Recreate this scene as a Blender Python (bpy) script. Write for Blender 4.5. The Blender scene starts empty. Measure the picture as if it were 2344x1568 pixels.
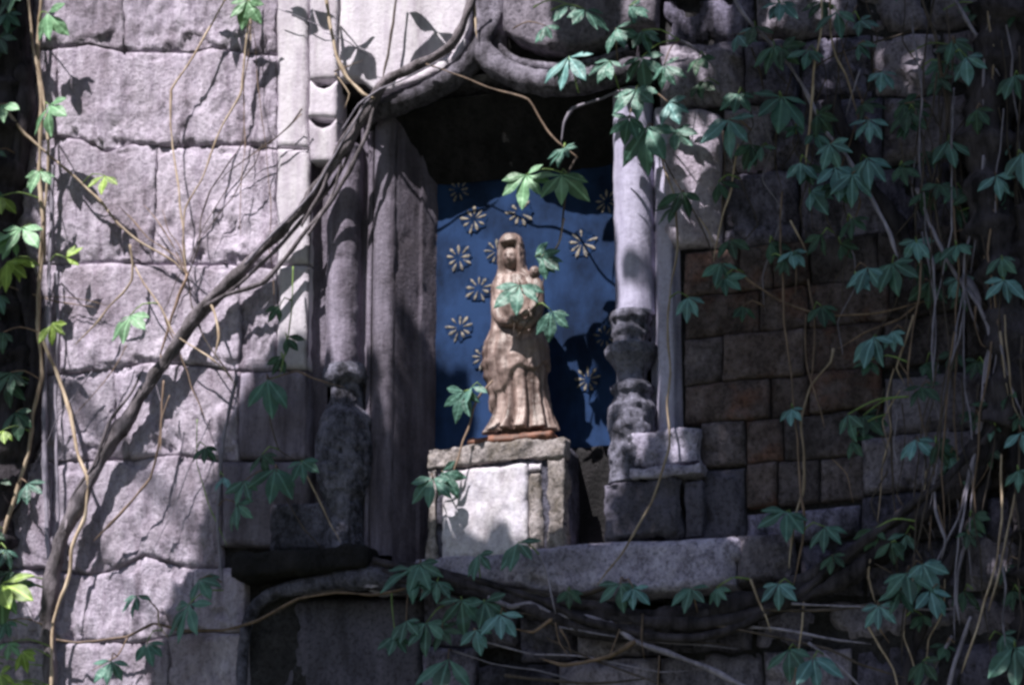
import bpy, math, random
from mathutils import Vector, Matrix, noise
R = math.radians
random.seed(11)
scene = bpy.context.scene
col = scene.collection

# ------------------------------------------------------------------ camera
AZ, EL, DIST = R(18), R(18), 8.0
FW = 2.604                                  # metres across the picture at the wall
fwd = Vector((-math.sin(AZ)*math.cos(EL), math.cos(AZ)*math.cos(EL), math.sin(EL)))
rgt = Vector((math.cos(AZ), math.sin(AZ), 0))
upv = rgt.cross(fwd)
CAM = -fwd*DIST
cam = bpy.data.cameras.new('camera'); camo = bpy.data.objects.new('camera', cam); col.objects.link(camo)
cam.sensor_width = 36; cam.lens = 36*DIST/FW
cam.clip_end = 500
M = Matrix((rgt, upv, -fwd)).transposed().to_4x4(); M.translation = CAM
camo.matrix_world = M
scene.camera = camo
cam.dof.use_dof = True; cam.dof.focus_distance = DIST; cam.dof.aperture_fstop = 5.6

# ------------------------------------------------------------------ light
SUN_S, SUN_E = R(21), R(57)                 # to the left of the wall's normal, above the horizon
S = Vector((-math.sin(SUN_S)*math.cos(SUN_E), -math.cos(SUN_S)*math.cos(SUN_E), math.sin(SUN_E)))
w = bpy.data.worlds.new('World'); scene.world = w; w.use_nodes = True
nt = w.node_tree; bg = nt.nodes['Background']
sky = nt.nodes.new('ShaderNodeTexSky'); sky.sky_type = 'NISHITA'; sky.sun_disc = False
sky.sun_elevation = SUN_E; sky.sun_rotation = math.atan2(S.x, S.y)
nt.links.new(sky.outputs[0], bg.inputs[0]); bg.inputs[1].default_value = 0.06
sl = bpy.data.lights.new('sun', 'SUN'); sl.energy = 5.0; sl.angle = R(0.5); sl.color = (1, .97, .93)
so = bpy.data.objects.new('sun', sl); col.objects.link(so)
so.rotation_euler = S.to_track_quat('Z', 'Y').to_euler()
scene.render.engine = 'CYCLES'
scene.view_settings.view_transform = 'Standard'; scene.view_settings.look = 'None'
scene.view_settings.exposure = 1.0; scene.view_settings.gamma = 1
try: scene.cycles.filter_width = 2.9
except Exception: pass
scene.cycles.max_bounces = 6

# ------------------------------------------------------------------ picture point -> place
K = DIST/FW*2344
def P(px, py, d=0.0):
    "point on the plane parallel to the wall, d metres in front of it"
    v = fwd + rgt*((px-1172)/K) + upv*((784-py)/K)
    t = (-d - CAM.y)/v.y
    return CAM + v*t
def proj(p):
    v = p - CAM; z = v.dot(fwd)
    return 1172 + v.dot(rgt)/z*K, 784 - v.dot(upv)/z*K
PX = FW/2344.0
def fbm(p, o=4, seed=0.0): return noise.fractal(Vector(p)+Vector((seed*7.13, seed*3.7, seed*1.9)), 1.0, 2.0, o)
def lerp(a, b, t): return a+(b-a)*t
def sstep(a, b, x):
    t = min(1, max(0, (x-a)/(b-a))); return t*t*(3-2*t)
def interp(tab, x):
    if x <= tab[0][0]: return tab[0][1]
    for (a, b), (c, e) in zip(tab, tab[1:]):
        if x <= c: return lerp(b, e, (x-a)/(c-a))
    return tab[-1][1]

# ------------------------------------------------------------------ objects
def mesh_obj(name, verts, faces, m, parent=None, smooth=True):
    me = bpy.data.meshes.new(name); me.from_pydata([tuple(v) for v in verts], [], faces)
    if m: me.materials.append(m)
    if smooth: me.polygons.foreach_set('use_smooth', [True]*len(me.polygons))
    me.update()
    o = bpy.data.objects.new(name, me); col.objects.link(o)
    if parent:
        o.parent = parent
        if parent.type == 'EMPTY' or parent.parent is None: o.matrix_parent_inverse = Matrix.Translation(-parent.location)
    return o
def thing(name, label, cat, loc=(0,0,0), group=None):
    o = bpy.data.objects.new(name, None); col.objects.link(o); o.empty_display_size = .05
    o.location = loc; o['label'] = label; o['category'] = cat
    if group: o['group'] = group
    return o

# ------------------------------------------------------------------ materials
def nodes(name, rough=.9):
    m = bpy.data.materials.new(name); m.use_nodes = True
    n = m.node_tree.nodes; b = n['Principled BSDF']; b.inputs['Roughness'].default_value = rough
    return m, m.node_tree, b
def N(t, kind, **kw):
    n = t.nodes.new(kind)
    for k, v in kw.items():
        if k.startswith('i_'): n.inputs[k[2:].replace('_', ' ')].default_value = v
        else: setattr(n, k, v)
    return n
def mixc(t, f, a, b, mode='MIX'):
    n = t.nodes.new('ShaderNodeMix'); n.data_type = 'RGBA'; n.blend_type = mode
    for i, v in ((0, f), (6, a), (7, b)):
        if isinstance(v, (int, float)): n.inputs[i].default_value = v
        elif isinstance(v, tuple): n.inputs[i].default_value = (*v, 1)
        else: t.links.new(v, n.inputs[i])
    return n.outputs[2]
def ramp(t, src, stops):
    r = t.nodes.new('ShaderNodeValToRGB'); e = r.color_ramp.elements
    while len(e) < len(stops): e.new(.5)
    for i, (p, c) in enumerate(stops):
        e[i].position = p; e[i].color = (*c, 1) if isinstance(c, tuple) else (c, c, c, 1)
    t.links.new(src, r.inputs[0]); return r.outputs[0]
def coords(t, scale=(1,1,1)):
    tc = N(t, 'ShaderNodeTexCoord'); oi = N(t, 'ShaderNodeObjectInfo')
    mp = N(t, 'ShaderNodeMapping'); mp.inputs['Scale'].default_value = scale
    ad = N(t, 'ShaderNodeVectorMath', operation='MULTIPLY_ADD')
    ad.inputs[1].default_value = (1,1,1)
    cb = N(t, 'ShaderNodeCombineXYZ')
    ml = N(t, 'ShaderNodeMath', operation='MULTIPLY'); ml.inputs[1].default_value = 37.0
    t.links.new(oi.outputs['Random'], ml.inputs[0])
    for i in range(3): t.links.new(ml.outputs[0], cb.inputs[i])
    t.links.new(tc.outputs['Object'], mp.inputs[0])
    t.links.new(mp.outputs[0], ad.inputs[0]); t.links.new(cb.outputs[0], ad.inputs[2])
    return ad.outputs[0], oi.outputs['Random']
def noi(t, v, scale, detail=6, rough=.6, dist=0):
    n = N(t, 'ShaderNodeTexNoise'); n.inputs['Scale'].default_value = scale
    n.inputs['Detail'].default_value = detail; n.inputs['Roughness'].default_value = rough
    n.inputs['Distortion'].default_value = dist
    t.links.new(v, n.inputs['Vector']); return n.outputs['Fac']
def stone(name, dark, mid, light, spots=.5, stain=.4, stain_c=(.05,.045,.05), patch=None, bump=.6, streak=.35, var=.35, pit=.42):
    m, t, b = nodes(name, .92)
    v, rnd = coords(t, (1, 1, streak)); v2, _ = coords(t)
    n1 = noi(t, v, 14, 9, .65); n2 = noi(t, v2, 95, 5, .7); n3 = noi(t, v2, 5, 5, .6, .5); n4 = noi(t, v, 42, 6, .72)
    c = ramp(t, n1, [(.30, dark), (.48, mid), (.68, light)])
    sp = ramp(t, n4, [(.40, 0.0), (.62, 1.0)])
    f = N(t, 'ShaderNodeMath', operation='MULTIPLY'); t.links.new(sp, f.inputs[0]); f.inputs[1].default_value = spots
    c = mixc(t, f.outputs[0], c, tuple(min(.8, x*1.35) for x in light))
    sn = ramp(t, n3, [(.46, 0.0), (.66, 1.0)])
    f = N(t, 'ShaderNodeMath', operation='MULTIPLY'); t.links.new(sn, f.inputs[0]); f.inputs[1].default_value = stain
    c = mixc(t, f.outputs[0], c, stain_c)
    if patch:
        n5 = noi(t, v2, 9, 4, .5, .8); pf = ramp(t, n5, [(.50, 0.0), (.68, .6)])
        c = mixc(t, pf, c, patch)
    pt = ramp(t, n2, [(.34, pit), (.52, 1.0)]); c = mixc(t, 1.0, c, pt, 'MULTIPLY')
    r = N(t, 'ShaderNodeMapRange'); r.inputs[3].default_value = 1-var; r.inputs[4].default_value = 1+var*.5
    t.links.new(rnd, r.inputs[0]); cc = N(t, 'ShaderNodeCombineColor')
    for i in range(3): t.links.new(r.outputs[0], cc.inputs[i])
    c = mixc(t, 1.0, c, cc.outputs[0], 'MULTIPLY')
    t.links.new(c, b.inputs['Base Color'])
    ms = N(t, 'ShaderNodeMath', operation='ADD'); t.links.new(n4, ms.inputs[0]); t.links.new(n2, ms.inputs[1])
    bp = N(t, 'ShaderNodeBump'); bp.inputs['Strength'].default_value = bump; bp.inputs['Distance'].default_value = .009
    t.links.new(ms.outputs[0], bp.inputs['Height']); t.links.new(bp.outputs[0], b.inputs['Normal'])
    b.inputs['Specular IOR Level'].default_value = .25
    return m
m_ash = stone('sandstone_lavender', (.15,.12,.155), (.32,.27,.35), (.52,.46,.56), spots=.5, stain=.45, stain_c=(.14,.10,.12), bump=.85, pit=.6, streak=.22, var=.2)
m_smooth = stone('smooth_pale_sandstone', (.30,.255,.31), (.50,.445,.53), (.64,.585,.67), pit=.85, spots=.3, stain=.3, stain_c=(.2,.165,.19), bump=.35, streak=.15, var=.12)
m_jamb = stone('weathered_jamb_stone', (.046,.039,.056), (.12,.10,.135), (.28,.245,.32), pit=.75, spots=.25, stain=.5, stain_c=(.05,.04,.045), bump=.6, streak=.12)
m_black = stone('sooty_eroded_and_shade_stone', (.010,.010,.014), (.036,.034,.048), (.19,.18,.25), spots=.5, stain=.5, stain_c=(.012,.012,.015), bump=1, streak=.6)
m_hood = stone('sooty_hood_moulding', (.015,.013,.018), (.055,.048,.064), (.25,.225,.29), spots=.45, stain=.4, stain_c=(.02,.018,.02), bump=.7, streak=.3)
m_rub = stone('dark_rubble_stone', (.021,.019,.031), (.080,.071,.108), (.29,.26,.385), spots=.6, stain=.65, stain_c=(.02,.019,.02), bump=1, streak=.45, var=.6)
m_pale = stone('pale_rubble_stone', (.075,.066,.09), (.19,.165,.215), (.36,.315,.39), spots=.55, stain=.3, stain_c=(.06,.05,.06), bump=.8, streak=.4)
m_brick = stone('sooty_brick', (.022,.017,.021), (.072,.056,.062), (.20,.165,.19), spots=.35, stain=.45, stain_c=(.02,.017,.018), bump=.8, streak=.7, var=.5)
m_brick2 = stone('rust_patched_brick', (.024,.018,.020), (.08,.056,.056), (.20,.155,.165), spots=.25, stain=.45, stain_c=(.02,.016,.016), patch=(.16,.068,.045), bump=.8, streak=.7, var=.3)
m_mortar = stone('dark_mortar', (.015,.014,.016), (.035,.032,.037), (.07,.065,.075), spots=.3, stain=.4, bump=1, streak=1, var=.1)
m_blackshade = stone('black_and_shade_stone', (.004,.004,.005), (.010,.009,.011), (.03,.026,.03), spots=.2, stain=.3, bump=.8)
m_panel = stone('grey_lower_panel', (.028,.026,.038), (.068,.062,.088), (.15,.135,.185), spots=.3, stain=.4, bump=.4, streak=.3, var=.1)
m_base3 = stone('black_pitted_base_stone', (.010,.010,.014), (.042,.040,.056), (.24,.23,.31), spots=.6, stain=.35, stain_c=(.008,.008,.011), bump=1, streak=.5)
m_base2 = stone('eroded_base_stone', (.022,.02,.026), (.10,.092,.118), (.34,.315,.40), spots=.6, stain=.4, stain_c=(.012,.012,.015), bump=1, streak=.6)
m_column = stone('pale_column_stone', (.10,.095,.15), (.33,.305,.43), (.48,.45,.60), pit=.8, spots=.3, stain=.35, stain_c=(.10,.09,.13), bump=.3, streak=.12, var=.05)
m_plinth = stone('plinth_frame_stone', (.08,.062,.05), (.22,.185,.175), (.42,.37,.39), spots=.5, stain=.4, stain_c=(.09,.075,.05), bump=.9, streak=.6, var=.1)
m_pface = stone('plinth_pale_panel', (.17,.14,.15), (.42,.38,.44), (.60,.56,.66), spots=.4, stain=.5, pit=.7, stain_c=(.26,.2,.21), bump=.4, streak=.5, var=.05)
m_sill = stone('sill_stone', (.10,.088,.125), (.27,.24,.335), (.47,.43,.56), spots=.5, stain=.45, stain_c=(.09,.08,.09), bump=.7, streak=.7, var=.15)

def simple(name, c1, c2, scale=20, rough=.7, bump=.3, streak=1.0, lo=.35, hi=.65, var=.25, spec=.4):
    m, t, b = nodes(name, rough)
    v, rnd = coords(t, (1, 1, streak))
    n1 = noi(t, v, scale, 6, .65); c = ramp(t, n1, [(lo, c1), (hi, c2)])
    r = N(t, 'ShaderNodeMapRange'); r.inputs[3].default_value = 1-var; r.inputs[4].default_value = 1+var
    t.links.new(rnd, r.inputs[0]); cc = N(t, 'ShaderNodeCombineColor')
    for i in range(3): t.links.new(r.outputs[0], cc.inputs[i])
    c = mixc(t, 1.0, c, cc.outputs[0], 'MULTIPLY'); t.links.new(c, b.inputs['Base Color'])
    bp = N(t, 'ShaderNodeBump'); bp.inputs['Strength'].default_value = bump; bp.inputs['Distance'].default_value = .010 if bump >= 1 else .004
    n2 = noi(t, v, scale*3, 5, .7)
    t.links.new(n2, bp.inputs['Height']); t.links.new(bp.outputs[0], b.inputs['Normal'])
    b.inputs['Specular IOR Level'].default_value = spec
    return m
m_blue = simple('painted_blue_plaster', (.007,.014,.036), (.018,.041,.112), 6, .85, .5, .6, var=0, spec=.08, lo=.38, hi=.6)
m_dkblue = simple('tarnished_dark_blue_paint', (.006,.013,.034), (.018,.040,.110), 30, .95, .0, var=0, spec=.03)
m_gold = simple('worn_gold_paint', (.05,.050,.056), (.27,.225,.18), 120, .6, .3, lo=.4, hi=.6)
m_statue = simple('weathered_terracotta', (.055,.030,.025), (.34,.24,.22), 26, .48, .8, .2, lo=.36, hi=.66, var=0, spec=.6)
m_base = simple('rusty_red_base', (.06,.025,.018), (.20,.075,.045), 30, .6, .5, var=0)
m_tan = simple('tan_stem', (.24,.165,.11), (.52,.41,.31), 40, .6, .4, .3)
m_greyst = simple('lavender_grey_stem', (.11,.098,.13), (.32,.285,.36), 40, .65, .5, .3)
m_bark = simple('grey_brown_vine_bark', (.045,.036,.04), (.25,.21,.245), 34, .8, 1, .25)
m_dkst = simple('dark_brown_stem', (.03,.022,.02), (.10,.075,.065), 40, .8, .5, .3)
m_rust = simple('rust_brown_stem', (.085,.055,.040), (.25,.165,.12), 40, .65, .4, .3)
m_trunk = simple('black_brown_trunk', (.014,.012,.015), (.075,.064,.078), 26, .95, 1, .2, spec=.15)
m_green = simple('green_shoot', (.10,.17,.05), (.24,.34,.10), 40, .55, .3)
def leafmat(name, c1, c2, trans):
    m, t, b = nodes(name, .52)
    v, rnd = coords(t)
    n1 = noi(t, v, 3, 4, .6); c = ramp(t, n1, [(.35, c1), (.65, c2)])
    r = N(t, 'ShaderNodeMapRange'); r.inputs[3].default_value = .55; r.inputs[4].default_value = 1.4
    t.links.new(rnd, r.inputs[0]); cc = N(t, 'ShaderNodeCombineColor')
    for i in range(3): t.links.new(r.outputs[0], cc.inputs[i])
    c = mixc(t, 1.0, c, cc.outputs[0], 'MULTIPLY'); t.links.new(c, b.inputs['Base Color'])
    tcx = N(t, 'ShaderNodeTexCoord'); sx_ = N(t, 'ShaderNodeSeparateXYZ'); t.links.new(tcx.outputs['Object'], sx_.inputs[0])
    ab = N(t, 'ShaderNodeMath', operation='ABSOLUTE'); t.links.new(sx_.outputs[1], ab.inputs[0])
    rb = ramp(t, ab.outputs[0], [(.010, .55), (.035, 0.0)])
    c = mixc(t, rb, c, tuple(min(.8, q*2.2+.03) for q in c2)); t.links.new(c, b.inputs['Base Color'])
    tr = N(t, 'ShaderNodeBsdfTranslucent'); tr.inputs[0].default_value = (*trans, 1)
    mx = N(t, 'ShaderNodeMixShader'); mx.inputs[0].default_value = .25
    t.links.new(b.outputs[0], mx.inputs[1]); t.links.new(tr.outputs[0], mx.inputs[2])
    t.links.new(mx.outputs[0], t.nodes['Material Output'].inputs[0])
    b.inputs['Specular IOR Level'].default_value = .45
    wv = noi(t, v, 2.5, 2, .5); bp = N(t, 'ShaderNodeBump'); bp.inputs['Strength'].default_value = .25; bp.inputs['Distance'].default_value = .05
    t.links.new(wv, bp.inputs['Height']); t.links.new(bp.outputs[0], b.inputs['Normal'])
    return m
LM = {'g': leafmat('creeper_leaf_green', (.040,.105,.085), (.080,.175,.140), (.05,.14,.03)),
      'b': leafmat('creeper_leaf_blue_green', (.075,.18,.18), (.14,.28,.28), (.05,.12,.05)),
      'y': leafmat('young_leaf_yellow_green', (.12,.20,.03), (.24,.34,.07), (.25,.38,.04)),
      'l': leafmat('creeper_leaf_pale_green', (.10,.21,.11), (.16,.30,.17), (.12,.25,.06)),
      'd': leafmat('creeper_leaf_dark_green', (.018,.05,.03), (.035,.085,.05), (.03,.07,.02))}

# ------------------------------------------------------------------ stone slab with a weathered face
def slab(name, parent, m, top, bot, x0, x1, d=.0, thick=.05, amp=.008, edge=.014, seed=1, res=.008, low=1.0, skew=(0,0), chip=.5, flatf=0, ve=1.0, tool=0):
    """face between the picture curves top(px) and bot(px), from x0 to x1; real relief in the mesh"""
    ft = top if callable(top) else (lambda x: top); fb = bot if callable(bot) else (lambda x: bot)
    xm = (x0+x1)/2
    W = abs((P(x1, 700)-P(x0, 700)).x); H = (ft(xm)-fb(xm)); H = abs(P(xm, ft(xm)).z-P(xm, fb(xm)).z)
    nu = max(4, int(W/res)); nv = max(4, int(H/res))
    V = []; F = []
    def base(u, v):
        px = lerp(x0+skew[0]*v, x1+skew[1]*v, u); py = lerp(ft(px), fb(px), v)
        return P(px, py)
    for j in range(nv+1):
        for i in range(nu+1):
            u = i/nu; v = j/nv
            # tighter rows near the edges
            p = base(u, v)
            e = min((u*W)/ve+.02*(1-ve), ((1-u)*W)/ve+.02*(1-ve), v*H, (1-v)*H)
            ch = max(0, fbm((p.x*14, seed, p.z*14), 4, seed))*chip*.045
            e2 = max(0, e-ch*(1+low*v))
            h = -edge*(1-min(1, e2/edge))**2*1.1
            a = amp*(.45+low*v*v)
            n = fbm((p.x*9, seed*1.3, p.z*6), 5, seed)*a*(1-flatf)
            k = abs(fbm((p.x*26, seed*2.1, p.z*20), 3, seed+5))*a*.5
            if tool: n += (abs(fbm((p.x*34, seed, p.z*9), 3, seed+2))-.25)*tool*sstep(.15, .6, v)
            pit = -max(0, fbm((p.x*22, 3, p.z*22), 3, seed+9)-.28)*a*.7*low
            wx = fbm((p.x*5, 1.7, p.z*5), 3, 3)*.006 + fbm((p.x*30, 1.1, p.z*30), 2, 4)*.002
            wz = fbm((p.x*5, 9.7, p.z*5), 3, 8)*.006 + fbm((p.x*30, 4.1, p.z*30), 2, 6)*.002
            V.append(Vector((p.x+wx, -(d+h+n-k+pit), p.z+wz)))
    for j in range(nv):
        for i in range(nu):
            a = j*(nu+1)+i; F.append((a, a+nu+1, a+nu+2, a+1))
    ring = [i for i in range(nu+1)] + [j*(nu+1)+nu for j in range(1, nv+1)] + [nv*(nu+1)+i for i in range(nu-1, -1, -1)] + [j*(nu+1) for j in range(nv-1, 0, -1)]
    b0 = len(V)
    for r_ in ring: q = V[r_].copy(); q.y = -(d-thick); V.append(q)
    n_ = len(ring)
    for k in range(n_):
        F.append((ring[k], ring[(k+1) % n_], b0+(k+1) % n_, b0+k))
    return mesh_obj(name, V, F, m, parent)
def curve(*pts): return lambda x: interp(list(pts), x)
def lin(ya, xa, s): return lambda x: ya+(x-xa)*s

def box(name, parent, m, p0, p1, amp=.003, res=.02, seed=1, rnd=.006):
    "roughened box between two world corners, subdivided on all six sides"
    x0, y0, z0 = p0; x1, y1, z1 = p1
    V = []; F = []; idx = {}
    n = [max(2, int(abs(b-a)/res)) for a, b in ((x0, x1), (y0, y1), (z0, z1))]
    def vert(i, j, k):
        key = (i, j, k)
        if key not in idx:
            p = Vector((lerp(x0, x1, i/n[0]), lerp(y0, y1, j/n[1]), lerp(z0, z1, k/n[2])))
            c = Vector(((x0+x1)/2, (y0+y1)/2, (z0+z1)/2)); o = Vector((0, 0, 0)); q = 0
            for a, (ii, nn) in enumerate(((i, n[0]), (j, n[1]), (k, n[2]))):
                if ii == 0 or ii == nn: o[a] = 1 if p[a] > c[a] else -1; q += 1
            if q: 
                dd = fbm(p*16, 4, seed)*amp - abs(fbm(p*45, 3, seed+3))*amp*.6
                if q > 1: dd -= rnd*(1+.7*fbm(p*30, 2, seed))
                p = p+o.normalized()*dd
            idx[key] = len(V); V.append(p)
        return idx[key]
    for ax in range(3):
        a, b = [(1, 2), (0, 2), (0, 1)][ax]
        for side in (0, n[ax]):
            for i in range(n[a]):
                for j in range(n[b]):
                    def g(s, t_):
                        k = [0, 0, 0]; k[ax] = side; k[a] = s; k[b] = t_; return vert(*k)
                    f = [g(i, j), g(i+1, j), g(i+1, j+1), g(i, j+1)]
                    if (side == 0) == (ax != 1): f.reverse()
                    F.append(tuple(f))
    return mesh_obj(name, V, F, m, parent)

def lathe(name, parent, m, cx, cd, prof, amp=.004, freq=14, seed=1, ns=40, nz=None, a0=0, a1=2*math.pi, pits=0, res=.008):
    "turned and eroded stone: prof = [(py, radius px)], axis at picture x cx (may be a table), depth cd"
    fx = cx if callable(cx) else (lambda y: cx)
    z = [P(fx(y), y, cd).z for y, r in prof]
    ax = P(fx(prof[0][0]), (prof[0][0]+prof[-1][0])/2, cd).x
    V = []; F = []
    ztop, zbot = z[0], z[-1]; nz = nz or max(3, int((ztop-zbot)/res))
    tab = [(-zz, r) for zz, (y, r) in zip(z, prof)]
    for j in range(nz+1):
        zz = lerp(ztop, zbot, j/nz); r = interp(tab, -zz)*PX
        for i in range(ns):
            a = a0+(a1-a0)*i/ns
            c = Vector((math.cos(a), math.sin(a), 0))
            q = Vector((ax, -cd, zz))+c*r
            n = fbm((q.x*freq, q.y*freq, q.z*freq), 5, seed)*amp
            n -= max(0, fbm((q.x*freq*2.3, q.y*freq*2.3, q.z*freq*2), 3, seed+4)-.1)*pits
            V.append(q+c*n)
    for j in range(nz):
        for i in range(ns):
            F.append((j*ns+i, (j+1)*ns+i, (j+1)*ns+(i+1) % ns, j*ns+(i+1) % ns))
    F.append(tuple(range(ns))); F.append(tuple(reversed(range(nz*ns, nz*ns+ns))))
    return mesh_obj(name, V, F, m, parent)

def catmull(pts, step, tens=0):
    out = []
    n = len(pts)
    for i in range(n-1):
        p0 = pts[max(0, i-1)]; p1 = pts[i]; p2 = pts[i+1]; p3 = pts[min(n-1, i+2)]
        k = max(1, int((p2.xyz-p1.xyz).length/step))
        for j in range(k):
            t = j/k; t2 = t*t; t3 = t2*t
            q_ = .5*((2*p1)+(p2-p0)*t+(2*p0-5*p1+4*p2-p3)*t2+(3*p1-p0-3*p2+p3)*t3)
            out.append(q_.lerp(p1.lerp(p2, t), tens))
    out.append(pts[-1].copy()); return out
def sweep(V, F, pts, ns=8, wob=.15, seed=1, flat=1.0, freq=30):
    "pts: list of 4-vectors (x, y, z, radius)"
    b = len(V); prev = None
    for i, p in enumerate(pts):
        a = pts[max(0, i-1)].xyz; c = pts[min(len(pts)-1, i+1)].xyz
        t = (c-a).normalized() if (c-a).length > 1e-7 else Vector((0, 0, 1))
        if prev is None: s = t.cross(Vector((0, 1, 0)) if abs(t.y) < .8 else Vector((1, 0, 0))).normalized()
        else: s = (prev-t*prev.dot(t)).normalized()
        prev = s; q = t.cross(s)
        for k in range(ns):
            an = 2*math.pi*k/ns; o = s*math.cos(an)+q*math.sin(an)*flat
            r = p.w*(1+wob*fbm((p.x*freq+math.cos(an)*1.3, p.y*freq+math.sin(an)*1.3, p.z*freq), 3, seed))
            V.append(p.xyz+o*r)
    for i in range(len(pts)-1):
        for k in range(ns):
            F.append((b+i*ns+k, b+i*ns+(k+1) % ns, b+(i+1)*ns+(k+1) % ns, b+(i+1)*ns+k))
    F.append(tuple(b+k for k in reversed(range(ns)))); F.append(tuple(b+(len(pts)-1)*ns+k for k in range(ns)))

# ================================================================== SETTING
gv = [(-60, -60, -4), (60, -60, -4), (60, 60, -4), (-60, 60, -4)]
m_ground = simple('trodden_earth', (.03,.035,.025), (.06,.07,.045), 3, .95, .5)
g = mesh_obj('ground', gv, [(0, 1, 2, 3)], m_ground, smooth=False); g['kind'] = 'structure'

# ------------------------------------------------------------------ left ashlar wall
BACK = -.03
xa = P(708, 800).x; xb = P(1500, 800).x
ztop = P(1200, 60).z; zbot = P(1200, 1262).z
lw = thing('ashlar_wall', 'rough lavender sandstone block wall in sunlight left of the niche', 'wall', (-1.3, 0, -4))
box('mortar_core', lw, m_mortar, (-3.2, .03, -4), (xa, .5, 3.0), res=.25, amp=.004)
B = [lambda x: -330, lambda x: -110,
     curve((-300,120),(130,110),(200,100),(290,118),(440,118),(480,105),(540,118),(640,125)),
     curve((-300,330),(130,315),(180,320),(240,348),(300,325),(400,333),(560,330),(640,342)),
     curve((-300,600),(150,605),(300,600),(430,607),(530,605),(640,612)),
     curve((-300,850),(160,852),(260,845),(350,830),(480,838),(560,850),(640,850)),
     curve((-300,1060),(130,1055),(300,1050),(400,1040),(500,1055),(640,1060)),
     curve((-300,1310),(100,1300),(200,1312),(270,1300),(330,1272),(400,1295),(450,1300),(640,1300)),
     curve((-300,1480),(180,1465),(300,1470),(450,1445)),
     lambda x: 1620, lambda x: 1800]
XS = [[-400,-180,40,300,632], [-400,-150,60,284,632], [-400,-100,128,632], [-400,0,355,632], [-400,-120,140,545,632],
      [-400,40,262,545], [-400,-80,120,505], [-400,0,442,560], [-400,60,385,560], [-400,-60,220,545]]
k = 1
for c in range(10):
    for xx0, xx1 in zip(XS[c], XS[c][1:]):
        random.seed(k*3+1)
        slab('stone', lw, m_ash, (lambda f: (lambda x: f(x)+1.2))(B[c]), (lambda f: (lambda x: f(x)-1.2))(B[c+1]), xx0+.6, xx1-.6,
             d=random.uniform(-.002, .006), amp=random.uniform(.007, .012), seed=k, low=1.1, res=.0065, chip=.9, edge=.008, ve=.2, tool=.014,
             skew=(random.uniform(-8, 8)*0, 0)); k += 1
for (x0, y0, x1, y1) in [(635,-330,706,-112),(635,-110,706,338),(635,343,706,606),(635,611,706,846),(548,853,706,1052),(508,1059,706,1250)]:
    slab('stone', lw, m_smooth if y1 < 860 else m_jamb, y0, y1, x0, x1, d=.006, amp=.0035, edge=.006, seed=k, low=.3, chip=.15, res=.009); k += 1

# ------------------------------------------------------------------ right rubble and brick wall
rw = thing('rubble_and_brick_wall', 'dark wall of rubble stones and sooty rust patched bricks right of the niche', 'wall', (1.3, 0, -4))
box('mortar_core', rw, m_mortar, (xb, .03, -4), (3.6, .5, 3.0), res=.25, amp=.004)
random.seed(5)
RB = [-330, -150, -15, 92, 238, 395, 565]
for c in range(6):
    x = 1506 if c < 4 else 1652
    while x < 2700:
        wd = random.uniform(110, 270); x2 = x+wd
        if c == 3 and x < 1640: x2 = 1700
        a = RB[c]; b2 = RB[c+1]; s = -.06
        ja = random.uniform(-6, 6)
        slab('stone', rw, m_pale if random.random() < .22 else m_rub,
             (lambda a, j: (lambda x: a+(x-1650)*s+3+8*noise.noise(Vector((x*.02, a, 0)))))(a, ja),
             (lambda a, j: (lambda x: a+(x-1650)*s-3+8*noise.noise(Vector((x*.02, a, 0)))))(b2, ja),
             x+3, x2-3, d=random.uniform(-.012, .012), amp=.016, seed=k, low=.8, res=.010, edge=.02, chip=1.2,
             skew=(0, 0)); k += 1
        x = x2
slab('stone', rw, m_ash, curve((1508,262),(1540,250),(1600,246),(1648,262)), 560, 1508, 1648, d=.004, amp=.008, seed=77, low=.5, chip=.6)
zr = [P(1600, y).z for y in (572, 676, 772, 876, 969, 1070, 1170)]
rows = [[1562,1690,1765,1852,2010,2190,2380,2560,2700], [1562,1735,1846,2032,2200,2390,2560,2700], [1562,1652,1838,2020,2210,2400,2560,2700],
        [1566,1762,1852,2018,2250,2420,2600], [1604,1706,1792,1965,2250,2440,2610], [1706,1778,1872,1975,2250,2440,2610]]
rust = {(0,0),(0,1),(0,2),(1,2),(3,0),(3,1),(3,2),(5,0),(1,0),(2,1),(4,1),(2,2),(1,1)}
for r_, row in enumerate(rows):
    for i_, (a, b2) in enumerate(zip(row, row[1:])):
        if r_ >= 3 and a in (2018, 1965, 1975): continue
        zt, zb = zr[r_], zr[r_+1]; xA = P(a, 800).x; xB = P(b2, 800).x
        random.seed(k)
        def fz(z):      # world height back to a picture row at that column
            return lambda px: 784-(proj(Vector((P(px, 800).x, 0, z)))[1]*-1+784) if False else proj(Vector((P(px, proj(Vector((P(px, 800).x, 0, z)))[1]).x, 0, z)))[1]
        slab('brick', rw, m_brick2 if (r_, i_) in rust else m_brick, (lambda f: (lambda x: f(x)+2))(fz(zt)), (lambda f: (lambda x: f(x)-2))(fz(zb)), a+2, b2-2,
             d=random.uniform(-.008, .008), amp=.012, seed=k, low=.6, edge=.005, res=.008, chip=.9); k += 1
for (x0, y0, x1, y1, mm) in [(2024,856,2246,985,m_pale),(1972,990,2246,1118,m_pale),(1706,1166,1965,1232,m_rub),(1970,1125,2250,1228,m_rub),(2255,1120,2700,1228,m_rub),(1604,1072,1702,1232,m_panel)]:
    slab('stone', rw, mm, lin(y0, (x0+x1)/2, -.08), lin(y1, (x0+x1)/2, -.08), x0, x1, d=.006, amp=.009, seed=k, low=.4, chip=.7); k += 1
LB = [1236, 1370, 1480, 1620, 1800]
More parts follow.
